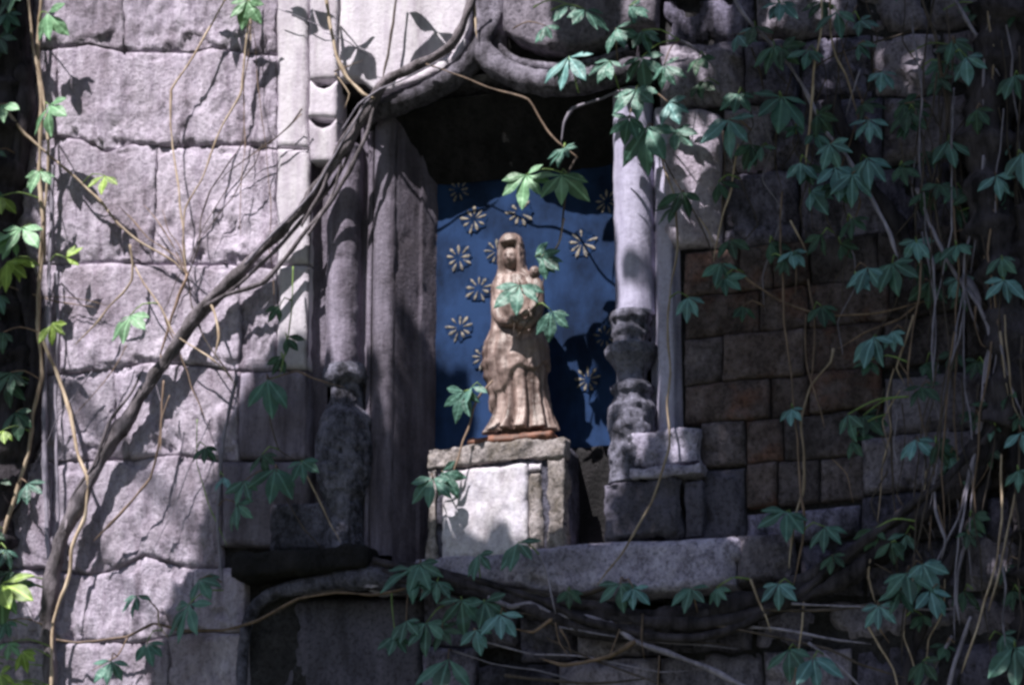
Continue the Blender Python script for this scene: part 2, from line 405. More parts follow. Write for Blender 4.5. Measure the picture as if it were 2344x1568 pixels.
for c in range(4):
    x = [1820, 1180, 1080, 1000][c]
    random.seed(90+c)
    while x < 2700:
        x2 = x+random.uniform(120, 300)
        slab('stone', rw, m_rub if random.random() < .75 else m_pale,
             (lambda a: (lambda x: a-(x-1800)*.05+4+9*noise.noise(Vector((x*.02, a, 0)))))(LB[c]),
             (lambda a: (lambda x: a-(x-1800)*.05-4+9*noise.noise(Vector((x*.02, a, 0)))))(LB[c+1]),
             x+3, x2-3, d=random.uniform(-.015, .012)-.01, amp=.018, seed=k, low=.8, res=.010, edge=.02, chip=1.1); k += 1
        x = x2

# ------------------------------------------------------------------ niche
nc = thing('carved_stone_niche', 'gothic stone niche with blue star painted back and sooty curved hood', 'niche', (P(1200, 1260).x, 0, zbot))
BD = -.125
# masonry round the opening
box('lintel_core', nc, m_mortar, (xa+.002, .035, P(1200, 150).z), (xb-.002, .5, 3.0), res=.2)
box('lower_core', nc, m_mortar, (xa+.002, .075, -4), (xb-.002, .5, zbot-.01), res=.2)
box('rear_core', nc, m_mortar, (xa+.004, .145, -2), (xb-.004, .49, 2.5), res=.2)
# painted back
def wallgrid(name, parent, m, pts, seed=1, amp=.002, res=.02):
    a, b_, c, d_ = pts; nu = max(2, int((b_-a).length/res)); nv = max(2, int((d_-a).length/res)); V = []; F = []
    nrm = (b_-a).cross(d_-a).normalized()
    for j in range(nv+1):
        for i in range(nu+1):
            p = a.lerp(b_, i/nu).lerp(d_.lerp(c, i/nu), j/nv); V.append(p+nrm*fbm(p*12, 4, seed)*amp)
    for j in range(nv):
        for i in range(nu): q = j*(nu+1)+i; F.append((q, q+1, q+nu+2, q+nu+1))
    return mesh_obj(name, V, F, m, parent)
xl = P(1001, 760, BD).x; xr = P(1440, 760, BD).x+.02
zt = P(1200, 120).z+.0; zb = P(1200, 1262, 0).z-.03
bk = wallgrid('back_panel', nc, m_blue, [Vector((xl-.03, -BD, zb)), Vector((xr, -BD, zb)), Vector((xr, -BD, zt)), Vector((xl-.03, -BD, zt))], amp=.003)
wallgrid('right_reveal', nc, m_jamb, [Vector((xr-.02, -BD, zb)), Vector((xb-.03, .0, zb)), Vector((xb-.03, .0, zt)), Vector((xr-.02, -BD, zt))], amp=.002)
ya_, yb_ = 205, 404
wallgrid('soffit', nc, m_blackshade, [Vector((P(835,205,0).x, -.0, P(1200,ya_,0).z)), Vector((xb, -.0, P(1200,ya_,0).z)), Vector((xb, -BD-.002, P(1200,yb_,BD).z)), Vector((P(835,205,0).x, -BD-.002, P(1200,yb_,BD).z))], amp=.012)  # soffit coloured black and hung low to paint in the niche's top shade
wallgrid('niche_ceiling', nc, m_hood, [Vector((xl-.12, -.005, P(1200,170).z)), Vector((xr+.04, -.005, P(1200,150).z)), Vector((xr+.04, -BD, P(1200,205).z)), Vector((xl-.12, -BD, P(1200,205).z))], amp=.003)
# gold stars
stars = [(1085,502,36),(1190,487,36),(1332,556,38),(1050,590,36),(1137,575,32),(1096,660,36),(1052,750,36),(1107,818,34),(1346,868,34),(1385,770,30),
         (1050,436,30),(1388,462,30)]
for (sx, sy, sr) in stars:
    c0 = P(sx, sy, BD+.0036); V = []; F = []
    random.seed(int(sx))
    n8 = 9
    for q in range(n8):
        an = math.pi*2*q/n8+random.uniform(-.08, .08)
        if random.random() < .06: continue
        L = sr*PX*random.uniform(.78, 1.08); L0 = sr*PX*random.uniform(.10, .36); wd = sr*PX*random.uniform(.07, .12)
        ux = Vector((math.sin(an), 0, math.cos(an))); uy = Vector((math.cos(an), 0, -math.sin(an))); b0 = len(V)
        out = [(L0, 0), (lerp(L0, L, .35), wd*.6), (lerp(L0, L, .75), wd), (L, 0), (lerp(L0, L, .75), -wd), (lerp(L0, L, .35), -wd*.6)]
        for (l, s_) in out: V.append(c0+ux*l+uy*s_)
        V.append(c0+ux*lerp(L0, L, .6)+Vector((0, -.0008, 0)))
        for e in range(6): F.append((b0+e, b0+(e+1) % 6, b0+6))
    npet = len(F); b0 = len(V); nd = 40
    for e in range(nd):
        an = 2*math.pi*e/nd; V.append(c0+Vector((math.cos(an), 0, math.sin(an)))*sr*PX*(.86+.05*math.sin(an*8+1)+random.uniform(-.10, .10))+Vector((0, .0012, 0)))
    F.append(tuple(b0+e for e in range(nd)))
    so_ = mesh_obj('gold_star', V, F, m_gold, bk, smooth=False); so_.data.materials.append(m_dkblue); so_.data.polygons[npet].material_index = 1

box('back_plinth', nc, m_blackshade, (xl-.02, -BD-.022, zb), (xr-.005, -BD+.02, P(1340,1026,BD).z), amp=.004, res=.015, seed=61)  # dark stone foot, black enough to stand in for shade beside the plinth
# left jamb profile swept upwards
def profile(name, m, prof, ytop, ybot, amp, seed, pits=0, yref=760, topcut=None):
    V = []; F = []
    pp = []
    for (a, b_) in zip(prof, prof[1:]):
        n = max(1, int(math.hypot((b_[0]-a[0])*PX, b_[1]-a[1])/.007))
        for i in range(n): pp.append((lerp(a[0], b_[0], i/n), lerp(a[1], b_[1], i/n)))
    pp.append(prof[-1])
    zT = P(prof[0][0], ytop).z; zB = P(prof[0][0], ybot).z; nz = int((zT-zB)/.010)
    for j in range(nz+1):
        z = lerp(zT, zB, j/nz)
        for (px, d) in pp:
            x = P(px, yref, d).x
            n = fbm((x*14, d*14, z*7), 5, seed)*amp - max(0, fbm((x*30, d*30, z*16), 3, seed+2)-.15)*pits
            V.append(Vector((x+n*.3, -(d+n), z)))
    w_ = len(pp)
    for j in range(nz):
        for i in range(w_-1): F.append((j*w_+i, (j+1)*w_+i, (j+1)*w_+i+1, j*w_+i+1))
    return mesh_obj(name, V, F, m, nc)
profile('outer_groove', m_jamb, [(704,.008),(709,-.022),(722,-.036),(752,-.042)], 230, 1262, .003, 3, .006)
profile('inner_fillet', m_jamb, [(820,-.05),(837,-.055),(840,-.030),(849,-.028),(852,-.040)], 200, 1270, .002, 4, .004)
profile('inner_moulding', m_jamb, [(850,-.045),(853,-.022),(862,-.014),(880,-.010),(897,-.014),(905,-.026)], 200, 1270, .003, 5, .01)
profile('splayed_reveal', m_jamb, [(904,-.024),(960,-.080),(963,-.078),(1002,BD-.004)], 200, 1280, .003, 6, .006)
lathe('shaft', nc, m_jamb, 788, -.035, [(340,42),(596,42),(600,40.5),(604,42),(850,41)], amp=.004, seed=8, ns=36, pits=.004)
lathe('shaft_base', nc, m_base3, 790, -.03, [(838,40),(843,50),(852,55),(868,55),(880,48),(886,36),(915,36),(940,46),(965,64),(1010,70),(1060,70),(1100,66),(1130,58),(1150,46),(1200,44),(1270,50)], amp=.007, seed=9, ns=60, pits=.018, freq=20, res=.005)
box('base_block', nc, m_black, (P(622,1200).x, -.015, P(700,1262).z), (P(760,1200).x, .06, P(700,1150).z), amp=.008, res=.012, seed=4)
# capital left: two dished drums
for a_, b_, q_ in ((-330, curve((714,182),(770,180)), 2), (curve((714,184),(728,198),(745,203),(760,196),(772,184)), curve((714,266),(772,270)), 3), (curve((714,272),(726,288),(742,293),(760,286),(772,272)), 372, 4)):
    slab('capital', nc, m_smooth, a_, b_, 712, 773, d=.012, amp=.003, edge=.004, seed=400+q_, low=.3, chip=.1, thick=.08)
# right column
lathe('shaft', nc, m_column, 1452, -.03, [(215,47),(470,47),(725,46)], amp=.0018, seed=21, ns=40, pits=.0015)
profile('right_fillet', m_column, [(1490,-.05),(1497,-.048),(1503,-.030),(1508,.000),(1516,.004),(1540,.003),(1548,-.02),(1560,-.03)], 250, 990, .003, 22, .006)
lathe('shaft_base', nc, m_base3, 1447, -.025, [(718,46),(735,48),(748,42),(764,46),(780,38),(789,40),(793,54),(800,60),(818,59),(828,50),(838,44),(850,36),(876,34),(882,44),(888,48),(901,47),(907,40),(922,44),(935,54),(985,56),(1010,50),(1040,56),(1080,52),(1112,56)], amp=.006, seed=23, ns=64, pits=.008, freq=24, res=.004)
def zz(px, py, d=0): return P(px, py, d).z
def xx(px, d=0): return P(px, 1000, d).x
box('pedestal_cap', nc, m_sill, (xx(1440), -.030, zz(1520,1072)), (xx(1606), .06, zz(1520,992)), amp=.010, res=.007, seed=31, rnd=.003)
box('pedestal_ledge', nc, m_sill, (xx(1452), -.052, zz(1530,1102)), (xx(1618), .06, zz(1530,1076)), amp=.008, res=.006, seed=32, rnd=.003)
box('pedestal_block', nc, m_panel, (xx(1386), -.040, zz(1475,1240)), (xx(1562), .06, zz(1475,1106)), amp=.014, res=.008, seed=33, rnd=.008)
box('pedestal_block', nc, m_panel, (xx(1566), -.026, zz(1580,1238)), (xx(1612), .06, zz(1580,1106)), amp=.008, res=.008, seed=34, rnd=.003)
# hood mouldings
def roll(name, pts, m=m_hood, amp=.12, ns=22, seed=3, flat=1, step=.008):
    q = [Vector((*P(x, y, d), r*PX)) for (x, y, d, r) in pts]
    V = []; F = []; sweep(V, F, catmull(q, step), ns, amp, seed, flat, 40); return mesh_obj(name, V, F, m, nc)
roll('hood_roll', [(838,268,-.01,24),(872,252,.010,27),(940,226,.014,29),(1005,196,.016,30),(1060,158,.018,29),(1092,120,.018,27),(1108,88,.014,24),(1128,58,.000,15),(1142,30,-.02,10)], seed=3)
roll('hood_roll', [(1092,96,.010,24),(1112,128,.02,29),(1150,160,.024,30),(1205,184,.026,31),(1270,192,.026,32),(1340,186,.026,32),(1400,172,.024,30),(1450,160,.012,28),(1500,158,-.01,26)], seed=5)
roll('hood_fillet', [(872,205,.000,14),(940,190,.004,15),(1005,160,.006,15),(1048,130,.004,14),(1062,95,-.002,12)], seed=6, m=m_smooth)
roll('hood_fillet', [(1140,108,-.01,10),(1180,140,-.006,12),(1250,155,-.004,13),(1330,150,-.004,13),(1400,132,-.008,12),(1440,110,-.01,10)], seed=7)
# plates of stone above
slab('spandrel', nc, m_smooth, -330, -112, 776, 1074, d=.002, amp=.004, seed=201, low=.2, chip=.1)
slab('spandrel', nc, m_smooth, -108, curve((776,178),(820,180),(870,222),(940,200),(1010,165),(1055,110),(1075,60)), 776, 1074, d=.002, amp=.004, seed=202, low=.2, chip=.1, edge=.006)
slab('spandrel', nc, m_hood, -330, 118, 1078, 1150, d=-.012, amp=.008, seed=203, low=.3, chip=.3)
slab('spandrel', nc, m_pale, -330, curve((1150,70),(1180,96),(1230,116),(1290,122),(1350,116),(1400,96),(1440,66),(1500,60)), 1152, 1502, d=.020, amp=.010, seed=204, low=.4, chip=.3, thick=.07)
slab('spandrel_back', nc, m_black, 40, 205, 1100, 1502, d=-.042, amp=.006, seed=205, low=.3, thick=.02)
# sill, ledge, lower panel
slab('sill', nc, m_sill, curve((960,1292),(1390,1252),(1400,1250),(1690,1232)), curve((960,1330),(1060,1335),(1200,1352),(1350,1372),(1560,1360),(1690,1345)), 965, 1690, d=.055, amp=.010, seed=210, low=.7, thick=.12, chip=.5)
slab('sill', nc, m_pale, curve((1694,1232),(1815,1226)), curve((1694,1342),(1815,1330)), 1694, 1815, d=.045, amp=.010, seed=211, low=.7, thick=.12, chip=.8)
box('sill_bed', nc, m_sill, (xx(850), -.052, zz(1200,1330)), (xx(1700), .14, zz(1200,1274)), amp=.003, res=.02, seed=35)
box('ledge', nc, m_blackshade, (xx(560), -.075, zz(700,1325)), (xx(868), .06, zz(700,1268)), amp=.010, res=.012, seed=36)
slab('lower_panel', nc, m_panel, 1360, 1620, 575, 955, d=-.035, amp=.005, seed=212, low=.3, thick=.04, chip=.2)
slab('lower_panel', nc, m_panel, 1623, 1900, 575, 955, d=-.035, amp=.005, seed=218, low=.3, thick=.04, chip=.2)
slab('lower_panel', nc, m_rub, 1340, 1470, 960, 1176, d=-.020, amp=.014, seed=213, thick=.05)
slab('lower_panel', nc, m_rub, 1474, 1800, 960, 1076, d=-.015, amp=.014, seed=214, thick=.05)
V = []; F = []
sweep(V, F, catmull([Vector((*P(x, y, d), r*PX)) for (x, y, d, r) in [(552,1620,-.0,13),(556,1500,.0,13),(572,1410,.0,14),(625,1358,.01,16),(720,1338,.02,22),(850,1322,.03,30),(960,1340,.02,24)]], .01), 14, .2, 4)
mesh_obj('lower_arch_moulding', V, F, m_black, nc)

# ------------------------------------------------------------------ plinth
pl = thing('square_plinth', 'square pale stone plinth with a raised border under the statue', 'plinth', (P(1130, 1262, .0).x, -.0, zz(1130, 1272)))
PF = .050
px0, px1 = xx(977, PF), xx(1291, PF); pz1 = zz(1133, 1012, PF); pz0 = zz(1133, 1274, PF)
box('core', pl, m_black, (px0+.006, -PF+.014, pz0), (px1-.006, .118, pz1-.004), amp=.002, res=.02)  # black colour puts the shade of the plinth's right side into the core
bw = 24*PX; bp_ = 12*PX; br_ = 42*PX
box('border', pl, m_plinth, (px0, -PF, pz1-.052), (px1, -PF+.05, pz1), amp=.009, res=.006, seed=41, rnd=.002)
box('border', pl, m_plinth, (px0, -PF+.002, pz0), (px0+bw, -PF+.05, pz1-.054), amp=.008, res=.007, seed=42, rnd=.002)
box('border', pl, m_plinth, (px1-br_, -PF+.002, pz0), (px1, -PF+.05, pz1-.054), amp=.009, res=.007, seed=43, rnd=.002)
box('panel', pl, m_pface, (px0+bw+bp_, -PF-.000, pz0), (px1-br_-.050, -PF+.05, pz1-.060), amp=.004, res=.009, seed=44, rnd=.004)
box('panel_edge', pl, m_plinth, (px1-br_-.049, -PF+.003, pz0), (px1-br_-.013, -PF+.05, pz1-.085), amp=.006, res=.007, seed=45, rnd=.006)
box('panel_edge', pl, m_pface, (px1-br_-.049, -PF+.004, pz1-.083), (px1-br_-.013, -PF+.05, pz1-.060), amp=.003, res=.007, seed=46, rnd=.003)

# ------------------------------------------------------------------ statue
st = thing('madonna_statue', 'weathered brown statue of a veiled woman holding a small child before the blue wall', 'statue', (P(1180, 990, -.02).x, .02, pz1))
SD = -.025
zref = [(y, P(1180, y, SD).z) for y in range(520, 1010, 10)]
def sz(y): return interp(zref, y)
sil = [(534,1160,1176),(536,1153,1184),(540,1147,1190),(548,1142,1196),(562,1138,1201),(585,1137,1204),(605,1139,1206),(622,1136,1210),(640,1127,1230),(660,1119,1243),(690,1120,1245),
       (720,1127,1240),(750,1126,1240),(790,1119,1244),(830,1117,1247),(870,1124,1250),(905,1131,1253),(940,1129,1260),(965,1122,1268),(985,1108,1275),(992,1104,1277)]
hem0 = lambda c_: 865+55*max(0, -c_)-18*c_
V = []; F = []; NS = 132; rowsn = 170
for j in range(rowsn+1):
    y = lerp(534, 992, j/rowsn)
    L = interp([(a, b_) for a, b_, c in sil], y); Rr = interp([(a, c) for a, b_, c in sil], y)
    cx = P((L+Rr)/2, y, SD).x; hw = (Rr-L)/2*PX; z = sz(y)
    dep = hw*interp([(534,.9), (600,1.05), (640,.62), (760,.66), (992,.72)], y)
    for i in range(NS):
        a = 2*math.pi*i/NS                 # 0 = right, 1.5 pi = front (-y)
        ca, sa = math.cos(a), math.sin(a)
        fr = max(0, -sa)                   # how far it faces front
        r = 1.0+.09*sstep(680, 740, y)
        low = sstep(840, 985, y)
        fold = abs(math.sin(a*6+.6*math.sin(y*.012)+.4+.5*math.sin(a*3)))**.6
        r -= (.10+.20*low)*(1-fold)*sstep(690, 800, y)*(1+.5*sstep(hem0(ca)-5, hem0(ca)+8, y))
        r -= .12*(1-abs(math.sin(a*11+y*.006)))*sstep(850, 920, y)
        # mantle drawn across, hem falling from right hip to left knee
        hem = 865+55*max(0, -ca)-18*ca+8*math.sin(a*6)
        m_ = 1-sstep(hem-4, hem+4, y); r += .13*m_*sstep(730, 810, y)
        # diagonal gathers of the mantle
        r += .07*(abs(math.sin((y*.05)+ca*3.4+.3))-.5)*sstep(700, 760, y)*m_*fr
        # cascading end at the left
        cas = math.exp(-((a-math.pi*1.13)/.28)**2)*(1-sstep(905, 925, y))*sstep(760, 790, y)
        r += .07*cas*(1+.5*math.sin(y*.22))
        # shoulders and folded arms under the cloak
        arm = math.exp(-((y-712)/26)**2)*fr
        r += .22*arm*math.exp(-(ca/.9)**2)
        # veil: cavity round the face
        if 556 < y < 640:
            cav = sstep(556, 572, y)*(1-sstep(620, 640, y))*sstep(.62, .80, -sa)
            r -= .70*cav
        veil = sstep(600, 640, y)*(1-sstep(690, 720, y))
        r -= .16*veil*(1-abs(math.sin(a*5+1))**.7)
        p = Vector((cx+ca*hw*r, -SD+sa*dep*r, z))
        nn = fbm(p*40, 4, 3)*.0024-abs(fbm(p*90, 3, 5))*.0010; V.append(p+Vector((ca*nn, sa*nn, 0)))
for j in range(rowsn):
    for i in range(NS): F.append((j*NS+i, (j+1)*NS+i, (j+1)*NS+(i+1) % NS, j*NS+(i+1) % NS))
F.append(tuple(range(NS))); F.append(tuple(reversed(range(rowsn*NS, rowsn*NS+NS))))
mesh_obj('robe_and_veil', V, F, m_statue, st)
def head(name, c, rx, rz, parent, tilt=0):
    V = []; F = []; nu, nv = 32, 26
    for j in range(nv+1):
        ph = math.pi*j/nv
        for i in range(nu):
            a = 2*math.pi*i/nu
            x = math.sin(ph)*math.cos(a); y = math.sin(ph)*math.sin(a); z = math.cos(ph)
            wx = rx*(1-.28*max(0, -z)**1.5); q = Vector((x*wx, y*rx*1.05, z*rz))
            if y < -.3:
                g_ = lambda cx_, cz, sx, sz_: math.exp(-((x-cx_)/sx)**2-((z-cz)/sz_)**2)
                q.y -= rx*(.30*g_(0, -.12, .10, .16)+.12*g_(0, .08, .10, .2)-.20*g_(-.34, .08, .17, .09)-.20*g_(.34, .08, .17, .09)
                           +.10*g_(0, -.46, .22, .06)-.08*g_(0, -.54, .2, .03)+.10*g_(0, -.62, .2, .06)+.08*g_(-.34, .24, .22, .05)+.08*g_(.34, .24, .22, .05)+.10*g_(0, -.85, .25, .1))
            V.append(Vector(c)+q)
    for j in range(nv):
        for i in range(nu): F.append((j*nu+i, (j+1)*nu+i, (j+1)*nu+(i+1) % nu, j*nu+(i+1) % nu))
    return mesh_obj(name, V, F, m_statue, parent)
head('face', P(1170, 594, SD+.006), .0235, .034, st)
V = []; F = []
sweep(V, F, catmull([Vector((*P(x, y, d), r*PX)) for (x, y, d, r) in [(1168,615,SD,14),(1170,645,SD+.005,17)]], .005), 14, .05)
mesh_obj('neck', V, F, m_statue, st)
for pts in ([(1140,672,SD+.01,14),(1139,706,SD+.024,15),(1150,734,SD+.044,13),(1178,734,SD+.068,13),(1196,724,SD+.072,9)],
            [(1228,672,SD+.01,14),(1229,706,SD+.022,14),(1222,734,SD+.044,13),(1204,742,SD+.066,13),(1188,738,SD+.074,9)]):
    V = []; F = []; sweep(V, F, catmull([Vector((*P(x, y, d), r*PX)) for (x, y, d, r) in pts], .006), 16, .12, 2, 1, 40); mesh_obj('sleeve', V, F, m_statue, st)
for sx, hx, hy in ((-1, 1204, 716), (1, 1180, 732)):
    hd = mesh_obj('hand', *(lambda V, F: (sweep(V, F, catmull([Vector((*P(x, y, SD+.078), r*PX)) for (x, y, r) in [(hx+sx*8, hy+6, 6), (hx, hy, 7.5), (hx-sx*10, hy-5, 5)]], .004), 10, .05), V, F)[1:])([], []), m_statue, st)
    for f_ in range(4):
        V = []; F = []
        sweep(V, F, [Vector((*P(hx-sx*(8+t*13), hy-7+f_*4.2+t*(2+f_), SD+.084-t*.006), (2.2-.7*t)*PX)) for t in (0, .33, .66, 1)], 6, 0); mesh_obj('finger', V, F, m_statue, hd)
# the child on her left arm
V = []; F = []
sweep(V, F, catmull([Vector((*P(x, y, d), r*PX)) for (x, y, d, r) in [(1226,640,SD+.052,9),(1229,655,SD+.054,15),(1230,685,SD+.054,17),(1226,712,SD+.058,19),(1218,730,SD+.066,14),(1208,745,SD+.07,8)]], .005), 16, .1, 5, .8)
mesh_obj('child_body', V, F, m_statue, st)
head('child_head', P(1224, 625, SD+.052), .0145, .018, st)
V = []; F = []
sweep(V, F, catmull([Vector((*P(x, y, d), r*PX)) for (x, y, d, r) in [(1216,658,SD+.064,6),(1204,672,SD+.074,5),(1196,664,SD+.08,4)]], .004), 8, .05); mesh_obj('child_arm', V, F, m_statue, st)
box('base_slab', st, m_base, (xx(1086, SD), -SD-.075+.0, pz1-.002), (xx(1284, SD), -SD+.07, pz1+.020), amp=.005, res=.008, seed=51)

# ================================================================== CREEPERS
VINES = []
MATS = {'t': m_tan, 'g': m_greyst, 'b': m_bark, 'd': m_dkst, 'r': m_rust, 'k': m_trunk, 'n': m_green}
def vine(name, label, cat, stems, group=None):
    "stems: (material, radius px start, end, depth start, end, [(x, y)...])"
    x, y = stems[0][5][0]; o = thing(name, label, cat, P(x, y, stems[0][3]), group or 'creeper vines grown over the wall')
    rec = {'o': o, 'pts': []}
    for q, (mk, r0, r1, d0, d1, pts) in enumerate(stems):
        n = len(pts); L = []
        random.seed(int(pts[0][0]*7+pts[0][1]*3+q))
        for i, (a, b_) in enumerate(pts):
            t = i/max(1, n-1); dd = lerp(d0, d1, t)+random.uniform(-.006, .006)
            L.append(Vector((*P(a, b_, dd), lerp(r0, r1, t)*PX*((.62 if r0 < 5 else .72) if r0 < 12 else 1))))
        L = catmull(L, .012 if r0 < 12 else .015, .55 if r0 < 12 else .1)
        for i, p in enumerate(L):
            w_ = .0022 if r0 < 12 else .004
            p.x += fbm((p.z*9, q, p.x*9), 3, q)*w_*1.6; p.z += fbm((p.x*9, q+5, p.z*9), 3, q)*w_
            kn = fbm((p.x*14, p.y*14, p.z*14), 2, 7+q); p.w *= 1+.45*kn+(.7*max(0, fbm((p.x*40, p.y*40, p.z*40), 1, q+1)-.35) if r0 < 12 else 0)
        if r0 < 12:
            for e_ in range(min(5, len(L)-1)): L[-1-e_].w *= (.25, .45, .65, .8, .92)[e_]
        V = []; F = []; sweep(V, F, L, 5 if r0 < 5 else (8 if r0 < 12 else 16), .12 if r0 < 12 else .28, q+3, 1, 30)
        mesh_obj('stem' if r0 < 12 else 'trunk', V, F, MATS[mk], o)
        for p in L[::2]: rec['pts'].append((proj(p.xyz), p.xyz.copy()))
    VINES.append(rec); return o

